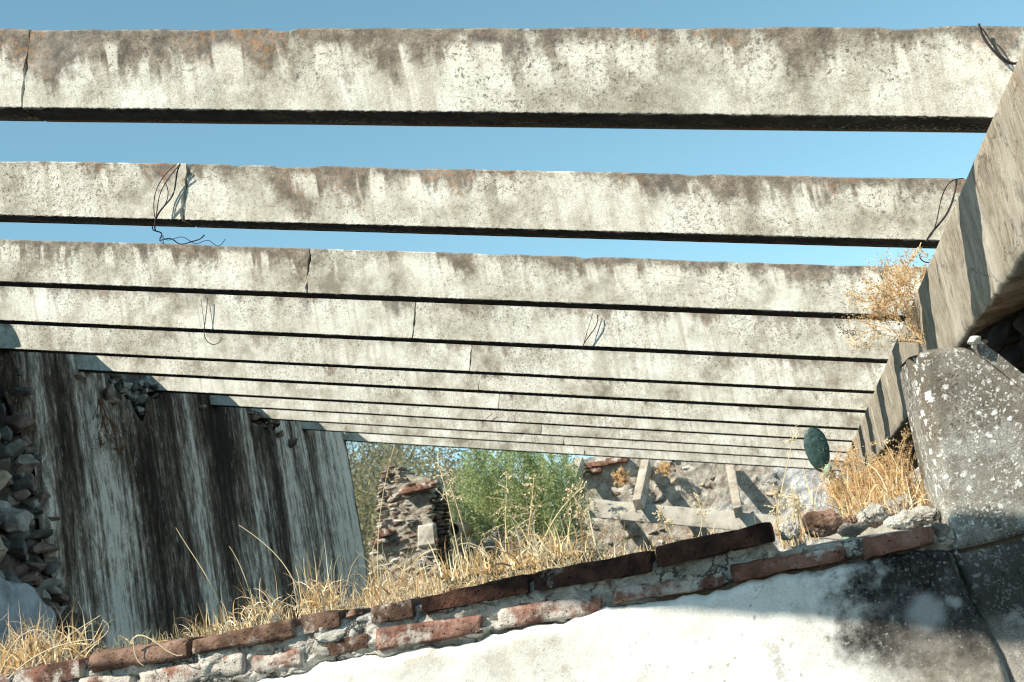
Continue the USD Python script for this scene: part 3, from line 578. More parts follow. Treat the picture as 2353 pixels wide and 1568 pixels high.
# ---------------------------------------------------------------- girder along the right side
gd = thing('concrete_girder', 'deep board-marked concrete girder running away along the right side under the joists', 'girder', (GX, 0, GB))
def girder_mesh(y0, y1):
    w, h = 0.30, GT - GB; prof = []
    def seg(p, q, m):
        for i in range(m): t = i / m; prof.append((p[0] + (q[0] - p[0]) * t, p[1] + (q[1] - p[1]) * t))
    r = 0.006
    P_ = [(0, r), (0, h - r), (r, h), (w - r, h), (w, h - r), (w, r), (w - r, 0), (r, 0)]; M_ = [10, 1, 6, 1, 4, 1, 8, 1]
    for k in range(8): seg(P_[k], P_[(k + 1) % 8], M_[k])
    prof = np.array(prof); n = int((y1 - y0) / 0.02); Y, K = np.meshgrid(np.linspace(y0, y1, n + 1), np.arange(len(prof)), indexing='ij')
    Xp, Zp = prof[K, 0], prof[K, 1]
    d = meshkit.fbm(np.stack([Xp * 20, Y * 20, Zp * 20], -1), 4, 77) - 0.5
    grain = meshkit.fbm(np.stack([Xp * 6, Y * 70, Zp * 5], -1), 3, 78) - 0.5
    low, left, top = np.clip(1 - Zp / 0.014, 0, 1), np.clip(1 - Xp / 0.014, 0, 1), np.clip((Zp - h + .02) / .02, 0, 1)
    ragg = meshkit.noise(np.stack([Y * 60, 0 * Y, 0 * Y], -1), 79) - 0.5
    Xn = Xp + left * (d * 0.010 + grain * 0.001); Zn = Zp + low * left * (ragg * 0.012 + d * .012) + top * (d * 0.02) + low * d * 0.012
    V = np.stack([GX + Xn, Y, GB + Zn], -1).reshape(-1, 3); m = len(prof)
    i, j = np.meshgrid(np.arange(n), np.arange(m), indexing='ij')
    q = np.stack([i * m + j, i * m + (j + 1) % m, (i + 1) * m + (j + 1) % m, (i + 1) * m + j], -1).reshape(-1, 4)
    F = np.vstack([q[:, [0, 1, 2]], q[:, [0, 2, 3]]]); jj = np.arange(m); nv = len(V)
    V = np.vstack([V, V[:m].mean(0), V[-m:].mean(0)])
    F = np.vstack([F, np.stack([jj, np.full(m, nv), (jj + 1) % m], 1), np.stack([n * m + jj, n * m + (jj + 1) % m, np.full(m, nv + 1)], 1)])
    return V, F
obj('beam', girder_mesh(-0.6, 11.3), M['girder'], gd, smooth=35)
v, f = block(0.20, 11.3, 0.05, 6, 120, 3, 0.008, 0.006, 12, 5)
obj('bearing_strip', (v + [GX + 0.10, -0.5, GT - 0.004], f), M['mortar_dirty'], gd)

# ---------------------------------------------------------------- pier at the right with lichen
YP = 2.065
pr = thing('plastered_pier', 'square grey plastered pier speckled with white lichen, crossed by a crack, at the right edge', 'pier', (0.45, YP, 0))
def pz(px, py, y=YP): p = atY(px, py, y); return p[0], p[2]
px0, _ = pz(2112, 815)
CR = [pz(*q) for q in [(2186, 1262), (2205, 1268), (2260, 1256), (2310, 1244), (2353, 1231), (2420, 1214), (2560, 1180)]]   # crack across
VC = [pz(*q) for q in [(2186, 1262), (2205, 1300), (2222, 1350), (2248, 1420), (2270, 1475), (2296, 1530), (2318, 1575), (2360, 1680)]]  # crack down, towards the wall
TOPP = [pz(*q) for q in [(2108, 815), (2120, 806), (2150, 800), (2185, 797), (2215, 797), (2240, 806), (2280, 834), (2353, 893), (2440, 965), (2600, 1090)]]
def pier_front(poly_top, poly_bot, xl_top, xl_bot, xr, nx, nz, seed):
    tx, tz = np.array(poly_top).T; bx, bz = np.array(poly_bot).T
    def fn(a, b):
        xa = xl_bot + (xl_top - xl_bot) * b; x = xa + a * (xr - xa)
        z0, z1 = np.interp(x, bx, bz), np.interp(x, tx, tz); z = z0 + b * (z1 - z0)
        rim = np.clip((np.abs(b - 0.5) - 0.5 + 0.02) / 0.02, 0, 1) ** 2 + np.clip(1 - a * 45, 0, 1) ** 2
        y = YP + 0.009 * np.minimum(rim, 1) + 0.008 * (meshkit.fbm(np.stack([x * 10, z * 10, 0 * x], -1), 5, seed) - .5)
        return np.stack([x, y, z], -1)
    return sheet(nx, nz, fn)
XR = 0.74
up = [(px0, pz(2190, 1255)[1])] + [(x, z + 0.003) for x, z in CR[1:]]
xb = CR[0][0] + 0.004
fr = pier_front(TOPP, [(x, z + .003) for x, z in CR], TOPP[0][0], xb, XR, 70, 60, 21)
# left flank of the shaft, top and body
def flank(a, b):
    x = xb + (TOPP[0][0] - xb) * b; z = (EZ - 0.18) + b * (TOPP[0][1] - EZ + 0.18)
    return np.stack([np.where(a > 0, x - 0.011 * np.clip(a * 8, 0, 1), x) + 0.005 * (meshkit.fbm(np.stack([a * 8, z * 9, z * 0], -1), 4, 5) - .5), YP + 0.009 + a * 0.19, z], -1)
fl = sheet(20, 60, flank)
def ptop(a, b):
    x = np.interp(b, np.linspace(0, 1, len(TOPP)), [t[0] for t in TOPP]); z = np.interp(b, np.linspace(0, 1, len(TOPP)), [t[1] for t in TOPP])
    return np.stack([x - 0.011 * (b < .01), YP + 0.009 + a * 0.19, z + 0.01 * a], -1)
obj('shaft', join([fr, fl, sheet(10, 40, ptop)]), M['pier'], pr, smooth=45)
cap_t = [pz(*q) for q in [(2235, 783), (2243, 778), (2290, 812), (2353, 862), (2440, 935), (2600, 1065)]]
cap_b = [pz(*q) for q in [(2232, 803), (2243, 816), (2290, 850), (2353, 903), (2440, 975), (2600, 1100)]]
def cap(a, b):
    k = np.linspace(0, 1, 6); xt, zt = np.interp(a, k, [c[0] for c in cap_t]), np.interp(a, k, [c[1] for c in cap_t]); xb_, zb_ = np.interp(a, k, [c[0] for c in cap_b]), np.interp(a, k, [c[1] for c in cap_b])
    s = np.clip(b * 2, 0, 1); back = np.clip(b * 2 - 1, 0, 1)
    x, z = xb_ + (xt - xb_) * s, zb_ + 0.003 + (zt - zb_ - .003) * s
    return np.stack([x, YP - 0.003 + back * 0.15 + 0.009 * (b > .5) + .006 * (meshkit.fbm(np.stack([x * 14, z * 14, b], -1), 4, 5) - .5), z - 0.0 * back], -1)
obj('cap', sheet(50, 14, cap), M['pier'], pr, smooth=False)
lo_top = [(x, z - .003) for x, z in CR]
def lower(a, b):
    z0, zt_ = 0.0, np.array([c[1] for c in VC]); 
    zz = np.interp(a, [0, 1], [0, 1])
    top = np.interp; 
    zl = CR[0][1] * 0 + (b * 0)
    # left border follows the downward crack
    vz = np.array([c[1] for c in VC])[::-1]; vx = np.array([c[0] for c in VC])[::-1]
    z_left_top = CR[0][1] - .003
    z_guess = b * z_left_top
    xl = np.interp(z_guess, vz, vx) + 0.003 + 0.006 * (meshkit.fbm(np.stack([z_guess * 25, 0 * b, 0 * b], -1), 3, 4) - .5)
    x = xl + a * (XR - xl); zt = np.interp(x, [c[0] for c in lo_top], [c[1] for c in lo_top]); z = b * zt
    rim = np.clip((b - 0.985) / 0.015, 0, 1) ** 2 + np.clip(1 - a * 50, 0, 1) ** 2
    return np.stack([x, YP + 0.002 + 0.011 * np.minimum(rim, 1) + 0.009 * (meshkit.fbm(np.stack([x * 6, z * 6, 0 * x], -1), 5, 31) - .5), z], -1)
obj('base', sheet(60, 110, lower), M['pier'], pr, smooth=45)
v, f = block(XR - px0 - 0.03, 0.155, 1.57, 4, 3, 8, 0.01)
obj('pier_core', (v + [px0 + 0.055, YP + 0.019, 0.0], f), M['mortar_dirty'], pr)
# rubble that carries the girder, in its shade behind the pier
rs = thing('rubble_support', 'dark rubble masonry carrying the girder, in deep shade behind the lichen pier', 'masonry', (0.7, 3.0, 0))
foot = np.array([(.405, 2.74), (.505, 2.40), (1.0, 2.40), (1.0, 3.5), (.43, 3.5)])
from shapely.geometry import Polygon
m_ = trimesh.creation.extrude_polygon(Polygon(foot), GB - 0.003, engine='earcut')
obj('core', (np.array(m_.vertices), np.array(m_.faces)), M['shaded_rubble'], rs, smooth=False)
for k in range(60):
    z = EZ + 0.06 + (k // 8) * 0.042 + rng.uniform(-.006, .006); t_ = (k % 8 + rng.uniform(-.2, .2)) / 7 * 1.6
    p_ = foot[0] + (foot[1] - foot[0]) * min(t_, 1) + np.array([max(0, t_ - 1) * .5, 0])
    if z < GB - .02: obj('rubble_stone', rock((p_[0], p_[1], z), (.075, .085, .045), 500 + k, 2), M['shaded_rubble'], rs, smooth=50)
c = atY(2236, 785, YP - 0.02)
solo('pebble', rock(c, (.022, .020, .017), 7, 3), M['stone_pale'], 'small white pebble lying on top of the lichen pier under the girder', 'stone')

# ---------------------------------------------------------------- foreground wall of brick, mortar and limewash
WA = np.array([0.215, YP]); WE = np.array([1.0, 0.0]); WN = np.array([-WE[1], WE[0]])     # along (to the right), into the wall
def wl(u, z, d=0.0):
    u, z, d = np.broadcast_arrays(np.asarray(u, float), np.asarray(z, float), np.asarray(d, float))
    d = d * K
    return np.stack([WA[0] + u * WE[0] + d * WN[0], WA[1] + u * WE[1] + d * WN[1], z], -1)
def toW(px, py, d=0.0):
    """Pixel -> (u, z) on the wall's plane d behind its face."""
    r = ray(px, py); n = np.array([WN[0], WN[1], 0]); t = ((WA + d * K * WN) @ WN) / (r @ n); p = r * t
    return np.array([(p[:2] - WA) @ WE, p[2] + EZ])
def atW(px, py, d=0.0):
    u, z = toW(px, py, d); return wl(u, z, d)
ISLANDS = [(atW(2128, 1408), 0.040), (atW(2188, 1380), 0.017), (atW(1880, 1362), 0.018), (atW(1855, 1348), 0.022)]
M['limewash'] = mat_plaster()
fw = thing('brick_wall', 'low foreground wall with a broken limewash coat and rough red brick courses along its top', 'wall', (-1.0, 2.2, 0))
PT = [toW(*q) for q in [(-420, 1760), (0, 1690), (300, 1618), (560, 1570), (700, 1541), (790, 1520), (860, 1508), (960, 1493), (1050, 1481), (1110, 1476), (1150, 1462), (1220, 1447), (1300, 1427), (1380, 1405), (1440, 1397), (1500, 1388), (1600, 1372), (1680, 1352), (1760, 1332), (1850, 1312), (1920, 1300), (1985, 1290), (2050, 1281), (2110, 1268), (2150, 1262), (2184, 1262)]]
pu, ppz = np.array(PT).T
vcw = [toW(*q) for q in [(2184, 1262), (2203, 1300), (2220, 1350), (2246, 1420), (2268, 1475), (2294, 1530), (2316, 1575), (2358, 1680)]]
vwu, vwz = np.array(vcw).T
def top_edge(u): return np.interp(u, pu, ppz) + 0.009 * (meshkit.fbm(np.stack([u * 31, 0 * u, 0 * u], -1), 4, 12) - .5) * 2
UL = -3.2
def coat(a, b):
    # b = 1 at the broken top; right border follows the crack beside the pier
    zr = ppz[-1] * b
    ur = np.interp(zr, vwz[::-1], vwu[::-1]) - 0.003 + 0.005 * (meshkit.fbm(np.stack([zr * 35, 0 * b, 0 * b], -1), 3, 4) - .5)
    u = UL + (ur - UL) * a; zt = top_edge(u); bb = b ** 0.6
    z = zt * bb
    rim = np.clip((bb - 0.9935) / 0.0065, 0, 1) ** 2 + np.clip((a - 0.9985) / 0.0015, 0, 1)
    rel = 0.006 * (meshkit.fbm(np.stack([u * 5, z * 5, 0 * u], -1), 3, 41) - .5) * 2 + 0.003 * (meshkit.fbm(np.stack([u * 31, z * 31, 0 * u], -1), 4, 42) - .5)
    return wl(u, z, -0.012 + rel + 0.020 * np.minimum(rim, 1))
obj('limewash_coat', sheet(520, 130, coat), M['limewash'], fw, smooth=True)
# bed of mortar behind and between the bricks
MT = [toW(*q) for q in [(-420, 1600), (0, 1548), (190, 1508), (430, 1476), (680, 1424), (840, 1400), (950, 1380), (1212, 1325), (1500, 1280), (1560, 1262), (1760, 1222), (1790, 1262), (1850, 1247), (1940, 1232), (2040, 1214), (2150, 1203), (2175, 1206), (2230, 1200)]]
mu, mz = np.array(MT).T
def bed(a, b):
    u = UL + a * (toW(2195, 1240)[0] - UL); z1 = np.interp(u, mu, mz) - 0.004; z0 = top_edge(u) - 0.02; z = z0 + b * (z1 - z0)
    lump = meshkit.fbm(np.stack([u * 42, z * 53, 0 * u], -1), 4, 51) - .5; big_ = meshkit.fbm(np.stack([u * 13, z * 20, 0 * u + 4], -1), 3, 52) - .5
    d = 0.006 - lump * 0.046 - big_ * 0.018
    rel = z - top_edge(u); d = d + 0.040 * np.exp(-((rel - 0.003) / 0.0055) ** 2) * np.clip(meshkit.noise(np.stack([u * 6, 0 * u, 0 * u + 3], -1), 8) * 2.2 - .35, 0, 1) + 0.03 * (rel < 0)
    d = np.where(b > 0.93, d + (b - .93) * 0.9, d)
    return wl(u, z, d)
obj('mortar_bed', sheet(720, 60, bed), M['mortar'], fw, smooth=60)
def core_fn():
    v, f = block(3.5, 0.86, 1.0, 60, 10, 12, 0.015, 0.02, 5.0, 3)
    u = UL + v[:, 0]; z = v[:, 2] * (np.minimum(np.interp(u, mu, mz), EZ + .05) - 0.022)
    return wl(u, z, 0.035 + v[:, 1]), f
cv, cf = core_fn(); keep = True
obj('wall_core', (cv, cf), M['soil'], fw, smooth=40)

BR = [  # top-left, top-right, bottom-right, bottom-left in the photograph; look; proud of the wall
    ((-190, 1592), (20, 1548), (24, 1600), (-186, 1640), 'brick_wash', .004), ((30, 1540), (182, 1514), (184, 1560), (34, 1590), 'brick_wash', .004),
    ((196, 1500), (427, 1467), (430, 1515), (191, 1550), 'brick_brown', .016), ((440, 1470), (673, 1420), (679, 1468), (441, 1505), 'brick_brown', .014),
    ((690, 1413), (778, 1403), (780, 1440), (697, 1460), 'brick_brown', .008), ((783, 1405), (822, 1398), (822, 1426), (784, 1436), 'brick_brown', .000),
    ((848, 1395), (946, 1374), (949, 1419), (850, 1437), 'brick_brown', .012), ((966, 1374), (1211, 1318), (1215, 1364), (968, 1411), 'brick_shaded', .016),
    ((1222, 1316), (1495, 1265), (1497, 1314), (1226, 1360), 'brick_shaded', .018), ((1504, 1256), (1770, 1198), (1781, 1244), (1509, 1306), 'brick_shaded', .028),
    ((-60, 1606), (165, 1562), (167, 1606), (-58, 1650), 'brick_wash', .0), ((175, 1560), (304, 1543), (306, 1590), (177, 1606), 'brick_wash', .0),
    ((312, 1545), (560, 1499), (563, 1552), (316, 1594), 'brick_wash', .006), ((575, 1510), (694, 1485), (697, 1531), (577, 1556), 'brick_wash', .006),
    ((725, 1482), (842, 1454), (847, 1489), (735, 1515), 'brick_brown', .004), ((862, 1443), (1107, 1413), (1112, 1456), (865, 1499), 'brick_red', .008),
    ((1140, 1397), (1378, 1366), (1383, 1411), (1144, 1449), 'brick_wash', .004), ((1404, 1347), (1660, 1313), (1663, 1349), (1408, 1391), 'brick_wash', .006),
    ((1676, 1297), (1942, 1252), (1944, 1289), (1683, 1340), 'brick_red', .010), ((1980, 1237), (2144, 1208), (2148, 1248), (1984, 1290), 'brick_red', .010),
    ((1880, 1336), (1968, 1316), (1972, 1346), (1886, 1362), 'brick_wash', -.006), ((1700, 1384), (1860, 1345), (1862, 1372), (1704, 1410), 'brick_brown', -.014)]
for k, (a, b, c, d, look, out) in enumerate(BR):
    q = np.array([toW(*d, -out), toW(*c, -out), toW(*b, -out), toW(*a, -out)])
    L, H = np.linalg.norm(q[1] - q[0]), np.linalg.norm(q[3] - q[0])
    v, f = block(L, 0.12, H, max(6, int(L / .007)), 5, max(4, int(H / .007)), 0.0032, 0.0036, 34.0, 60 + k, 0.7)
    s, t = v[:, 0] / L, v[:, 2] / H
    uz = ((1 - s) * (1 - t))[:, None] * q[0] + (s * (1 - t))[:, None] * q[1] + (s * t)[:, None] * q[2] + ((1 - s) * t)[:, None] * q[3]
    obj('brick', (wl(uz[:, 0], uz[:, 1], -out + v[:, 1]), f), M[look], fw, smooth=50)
# ---------------------------------------------------------------- loose rubble on top of the wall, by the pier
def lump(c, size, seed, yaw):
    m = trimesh.creation.icosphere(5); v = np.array(m.vertices); v = np.sign(v) * np.abs(v) ** .85; n = v / np.linalg.norm(v, axis=1, keepdims=True)
    v = v * np.asarray(size) / 2; k = min(size)
    v = v + n * (.42 * k * (meshkit.fbm(v / k * 1.1 + seed, 4, seed)[:, None] - .5) * 2 + .16 * k * (meshkit.fbm(v / k * 5 + seed, 4, seed + 1)[:, None] - .5) * 2)
    ca, sa = math.cos(yaw), math.sin(yaw); return np.stack([v[:, 0] * ca - v[:, 1] * sa, v[:, 0] * sa + v[:, 1] * ca, v[:, 2]], 1) + c, np.array(m.faces)
def rubble(name, px, py, wpx, hpx, d, mat, label, seed, yaw=None, rough=.15, sub=3, depth=None):
    c = atW(px, py, d); s = np.linalg.norm(c - [0, 0, EZ]) / FPX
    shape = lump(c, (wpx * s, (depth or wpx * 0.8) * s, hpx * s), seed, yaw or 0) if name == 'mortar_lump' else rock(c, (wpx * s, (depth or wpx * 0.8) * s, hpx * s), seed, 5, 6, rough, yaw, (.7, .95))
    solo(name, shape, M[mat], label, 'rubble', smooth=50)
rubble('broken_brick', 1888, 1203, 92, 62, .10, 'brick_brown', 'reddish brown broken brick standing tilted on the wall top among dry grass', 901, 0.35, .12, 4)
rubble('mortar_lump', 2098, 1191, 130, 34, .07, 'mortar', 'long pale mortar lump along the wall top beside the lichen pier', 902, -.2, .25, 4, 60)
rubble('mortar_lump', 2010, 1188, 64, 40, .12, 'mortar', 'rounded grey-white mortar lump behind the second red brick', 903, .3, .25, 4)
rubble('mortar_lump', 2070, 1166, 84, 40, .24, 'stone_grey', 'dark grey rubble stone leaning against the foot of the lichen pier', 904, -.4, .25, 4)
rubble('mortar_lump', 1955, 1217, 60, 26, .06, 'stone_grey', 'flat grey mortar crumb just right of the tilted reddish broken brick', 905, 0, .25, 4)
rubble('mortar_lump', 1812, 1222, 44, 36, .10, 'mortar', 'small whitish mortar crumb left of the tilted broken brick', 906, 0, .25, 4)
rubble('mortar_lump', 2162, 1222, 34, 46, .02, 'stone_grey', 'small upright mortar crumb wedged between the last red brick and the pier', 907, 0, .2, 3, 30)
rubble('mortar_lump', 1960, 1196, 40, 20, .2, 'stone_rust', 'small brown clod on the wall top behind the pale lumps', 908, 0, .2, 3)

# ================================================================== FAR BUILDINGS AND PLANTS
# ---------------------------------------------------------------- far pier under the girder
fp = thing('far_pier', 'narrow grey pier far down the girder, behind the dry grass', 'pier', (.55, 9.3, 0))
v, f = block(0.42, 0.40, GB - 0.002, 10, 10, 30, 0.012, 0.008, 9.0, 2); obj('shaft', (v + [0.36, 9.1, 0], f), M['concrete_far'], fp)
v, f = block(0.10, 0.05, 1.5, 3, 3, 20, 0.008, 0.006, 9.0, 3); obj('pilaster', (v + [0.36, 9.052, 0], f), M['concrete_far'], fp)

# ---------------------------------------------------------------- back wall of rubble with white render patches
YB = 13.6
bw = thing('back_wall', 'sunlit rubble wall with white render patches behind the far joists', 'wall', (0, YB, 0))
bl, br_ = atY(1300, 1100, YB)[0], atY(2300, 1100, YB)[0]
btop = lambda x: np.interp(x, [bl, atY(1400, 1045, YB)[0], br_], [atY(1330, 1062, YB)[2], atY(1400, 1040, YB)[2], atY(1900, 1020, YB)[2]])
def bface(a, b):
    x = bl + a * (br_ - bl); z = b * btop(x)
    return np.stack([x, YB - 0.01 + 0.035 * (meshkit.fbm(np.stack([x * 16, z * 19, 0 * x], -1), 4, 61) - .5), z], -1)
def mat_back():
    g = NG(); p = g.pos(); x, y, z = g.xyz(p)
    col = g.ramp(g.noise(p, 7.0, 6, 0.7), [(0.3, (.17, .15, .125)), (0.45, (.34, .305, .255)), (0.58, (.50, .465, .40)), (0.70, (.64, .61, .55))])
    d = g.m('add', g.m('multiply', g.noise(p, 1.6, 5, 0.6), 1.6), g.m('multiply', g.m('subtract', x, atY(1650, 1200, YB)[0]), 0.75))
    d = g.m('add', d, g.m('multiply', g.m('subtract', EZ + 0.35, z), 0.5))
    w = g.step(d, 0.85, 1.1); white = g.ramp(g.noise(p, 3.5, 5, 0.65), [(0.36, (.36, .36, .36)), (0.5, (.56, .56, .54)), (0.62, (.74, .73, .69))])
    col = g.mix(w, col, white); gr = g.noise(p, 60.0, 3, 0.8)
    col = g.mix(g.step(g.noise(p, 9.0, 6, 0.8), 0.50, 0.64, 0, 0.7), col, (.17, .15, .125)); col = g.mix(g.step(g.noise(g.vadd(p, (4, 4, 1)), 6.0, 5, 0.75), 0.54, 0.62, 0, 0.5), col, (.30, .19, .13))
    col = g.mix(0.6, col, g.ramp(gr, [(0.3, 0.5), (0.5, 1.0), (0.7, 1.4)]), 'multiply')
    return g.surf('rubble_and_render', col, 0.95, g.bump(g.m('add', g.noise(p, 24.0, 5, 0.7), gr), 0.6, 0.02), 0.1)
M['back'] = mat_back()
obj('wall_face', sheet(300, 170, bface), M['back'], bw, smooth=40)
v, f = block(br_ - bl, 0.4, 1.0, 40, 3, 6, 0.02); vv = v.copy(); vv[:, 0] += bl; vv[:, 1] += YB + 0.1; vv[:, 2] *= btop(vv[:, 0]) - 0.01
obj('wall_core', (vv, f), M['mortar_dirty'], bw)
g5 = np.random.default_rng(5); names = ['stone_grey', 'stone_tan', 'stone_tan', 'stone_pale', 'stone_grey', 'stone_rust']
n = 0; x = bl + 0.05
zrow = EZ - 0.35
while zrow < btop(bl + 2) - 0.03:
    x = bl + g5.uniform(0, .15)
    while x < atY(1800, 1100, YB)[0]:
        s = g5.uniform(.05, .16); tophere = btop(x)
        if zrow < tophere - 0.03 and g5.uniform() < (0.75 if x < atY(1600, 1100, YB)[0] else 0.42) * (1.0 if zrow > EZ + .1 else .6):
            obj('rubble_stone', rock((x, YB + 0.030 + g5.uniform(-.02, .015), zrow + g5.uniform(-.03, .03)), (s * 1.15, .13, s * g5.uniform(.5, .85)), 1000 + n, 2, 8, .24, g5.uniform(-.3, .3)), M[names[g5.integers(0, 6)]], bw, smooth=50); n += 1
        x += s * 1.08
    zrow += 0.10
for px, py, w, h in ((1342, 1072, 40, 12), (1378, 1066, 44, 12), (1330, 1088, 34, 12), (1418, 1058, 50, 13), (1368, 1082, 30, 10)):   # thin tiles along the broken top
    c = atY(px, py, YB - 0.06); s = YB / FPX; v, f = block(w * s, .12, h * s, 8, 3, 3, .01, .008, 14, int(w)); v = v - [w * s / 2, .06, h * s / 2]; a = -0.10
    v = np.stack([v[:, 0] * math.cos(a) - v[:, 2] * math.sin(a), v[:, 1], v[:, 0] * math.sin(a) + v[:, 2] * math.cos(a)], 1)
    obj('roof_tile', (v + c, f), M['brick_red'], bw)
# ---------------------------------------------------------------- lintel beam in front of it, and the two joists over it
YL = 13.02
p0, p1 = atY(1352, 1146, YL), atY(1990, 1202, YL); q0 = atY(1352, 1189, YL)
lh = p0[2] - q0[2]; dirx = unit(p1 - p0)
v, f = block(np.linalg.norm(p1 - p0) + 0.6, 0.22, lh, 90, 6, 6, .012, .008, 10, 8)
ln = thing('lintel_beam', 'long pale concrete lintel spanning in front of the sunlit rubble wall', 'beam', p0)
up_ = unit(np.cross([0, -1, 0], dirx)); up_ = up_ if up_[2] > 0 else -up_
obj('beam', (p0 + v[:, :1] * dirx + v[:, 1:2] * np.array([0, 1, 0]) + (v[:, 2:] - lh) * up_, f), M['concrete_far'], ln)
for (tx, ty), (ex, ey), w, lab in (((1482, 1055), (1462, 1148), 21, 'short concrete rafter leaning over the lintel, left of two'), ((1676, 1064), (1694, 1166), 20, 'short concrete rafter leaning over the lintel, right of two')):
    A, B = atY(tx, ty, YB - 0.08), atY(ex, ey, YL - 0.16); s = YL / FPX; L = np.linalg.norm(B - A)
    t = thing('leaning_rafter', lab, 'rafter', B, group='rafters over the lintel')
    v, f = block(L, w * s, .115, 30, 4, 4, .008, .005, 12, 9); ax = unit(B - A); sd = unit(np.cross(ax, [0, 0, 1])); nn = np.cross(sd, ax)
    obj('beam', (A + v[:, :1] * ax + (v[:, 1:2] - w * s / 2) * sd - v[:, 2:] * nn * np.sign(nn[2]), f), M['rafter'], t)
# a third, mostly hidden by the pepper tree; its shadow falls on the wall under the lintel
A, B = atY(1330, 1050, YB - 0.08), atY(1300, 1140, YL - 0.16); s = YL / FPX; L = np.linalg.norm(B - A)
t = thing('leaning_rafter', 'concrete rafter mostly hidden behind the green pepper tree', 'rafter', B, group='rafters over the lintel')
v, f = block(L, 20 * s, .115, 30, 4, 4, .008, .005, 12, 9); ax = unit(B - A); sd = unit(np.cross(ax, [0, 0, 1])); nn = np.cross(sd, ax)
obj('beam', (A + v[:, :1] * ax + (v[:, 1:2] - 10 * s) * sd - v[:, 2:] * nn * np.sign(nn[2]), f), M['rafter'], t)

# ---------------------------------------------------------------- ruined stone pillar
YS = 11.6; sp = YS / FPX
pl = thing('stone_pillar', 'ruined pillar of flat stones and bricks with a grey render patch, left of the green tree', 'pillar', atY(935, 1300, YS) * [1, 1, 0])
L0 = [(1310, 843, 1012), (1272, 848, 1010), (1250, 860, 1008), (1232, 862, 1006), (1214, 864, 1004), (1196, 864, 1003), (1178, 864, 1002), (1160, 865, 1001), (1143, 864, 1000), (1128, 868, 998), (1112, 872, 960), (1098, 874, 930), (1084, 876, 915), (1074, 880, 905)]
g7 = np.random.default_rng(7)
body = [np.array([atY(xl, yy, YS) for yy, xl, xr in L0]), np.array([atY(xr, yy, YS) for yy, xl, xr in L0])]
zs = body[0][:, 2]; xl_, xr_ = body[0][:, 0] + .03, body[1][:, 0] - .02
def pbody(a, b):
    z = zs.min() - 1.5 + b * (zs.max() - 0.04 - zs.min() + 1.5); l, r = np.interp(z, zs, xl_), np.interp(z, zs, xr_); w = r - l
    ang = a * 4; x = np.where(ang < 1, l + w * np.clip(ang, 0, 1), np.where(ang < 2, r, np.where(ang < 3, r - w * np.clip(ang - 2, 0, 1), l)))
    y = YS + np.where(ang < 1, 0, np.where(ang < 2, np.clip(ang - 1, 0, 1) * .42, np.where(ang < 3, .42, .42 * np.clip(4 - ang, 0, 1))))
    return np.stack([x + .09 * (meshkit.fbm(np.stack([x * 9, y * 9, z * 22], -1), 4, 3) - .5), y - .02 + .05 * (meshkit.fbm(np.stack([x * 14, y * 9, z * 28], -1), 4, 4) - .5), z], -1)
obj('pillar_core', sheet(120, 150, pbody), M['rubble_mortar'], pl, smooth=40)
n = 0
for k in range(27):
    yy = 1316 - k * 9.2; 
    if yy < 1074: break
    xl, xr = np.interp(-yy, [-l[0] for l in L0], [l[1] for l in L0]), np.interp(-yy, [-l[0] for l in L0], [l[2] for l in L0])
    x = xl
    while x < xr - 4:
        w = min(g7.uniform(13, 42), xr - x + 3); 
        if g7.uniform() < 0.92 and not (955 < x + w / 2 < 1002 and 1195 < yy < 1262):
            m = g7.choice(['stone_tan', 'stone_grey', 'stone_tan', 'stone_tan', 'stone_pale', 'stone_rust', 'stone_pale'])
            c = atY(x + w / 2, yy - (x - 930) * 0.12 * 0, YS + 0.016 + g7.uniform(-.022, .022))
            obj('rubble_stone', rock(c, (w * sp * 1.15, .13, g7.uniform(8, 15) * sp), 2000 + n, 3, 8, .28, g7.uniform(-.2, .2), (.55, .9)), M[m], pl, smooth=50); n += 1
        x += w
    for yk in (.12, .3):   # stones on the shaded right flank
        c = atY(xr, yy, YS); obj('rubble_stone', rock(c + [0, yk, 0], (.09, .19, 11 * sp), 2500 + n, 2, 8, .2, 0), M[g7.choice(['stone_dark', 'stone_rust', 'stone_grey'])], pl, smooth=50); n += 1
for px, py, w, h, m in ((960, 1123, 84, 13, 'brick_red'), (884, 1226, 32, 15, 'brick_red'), (870, 1246, 44, 10, 'brick_wash'), (985, 1113, 52, 9, 'brick_wash')):
    c = atY(px, py, YS - .05); v, f = block(w * sp, .14, h * sp, 8, 3, 3, .01, .008, 14, int(w)); v = v - [w * sp / 2, .07, h * sp / 2]
    obj('brick', (v + c, f), M[m], pl)
def slab(a, b):
    c00, c10, c11, c01 = [atY(*q, YS - .05) for q in ((957, 1260), (1003, 1254), (997, 1200), (958, 1206))]
    p = ((1 - a) * (1 - b))[..., None] * c00 + (a * (1 - b))[..., None] * c10 + (a * b)[..., None] * c11 + ((1 - a) * b)[..., None] * c01
    rim = np.clip((np.maximum(np.abs(a - .5), np.abs(b - .5)) - .44) / .06, 0, 1); p[..., 1] += .06 * rim ** 2 + .01 * meshkit.fbm(p * 20, 3, 4); return p
obj('render_patch', sheet(16, 16, slab), M['concrete_far'], pl, smooth=True)
ang = np.linspace(0, 2 * math.pi, 25); c = atY(1044, 1217, YS - .12)
def pipe(a, b):
    t = a * 2 * math.pi; r = np.where(b < .34, .046, np.where(b < .5, .046, .038)); y = np.where(b < .34, .5 * (1 - b / .34), np.where(b < .5, 0, (b - .5)))
    return np.stack([c[0] + r * np.cos(t), c[1] + y, c[2] + r * 1.25 * np.sin(t)], -1)
obj('clay_pipe', sheet(28, 24, pipe), M['clay'], pl, smooth=50)

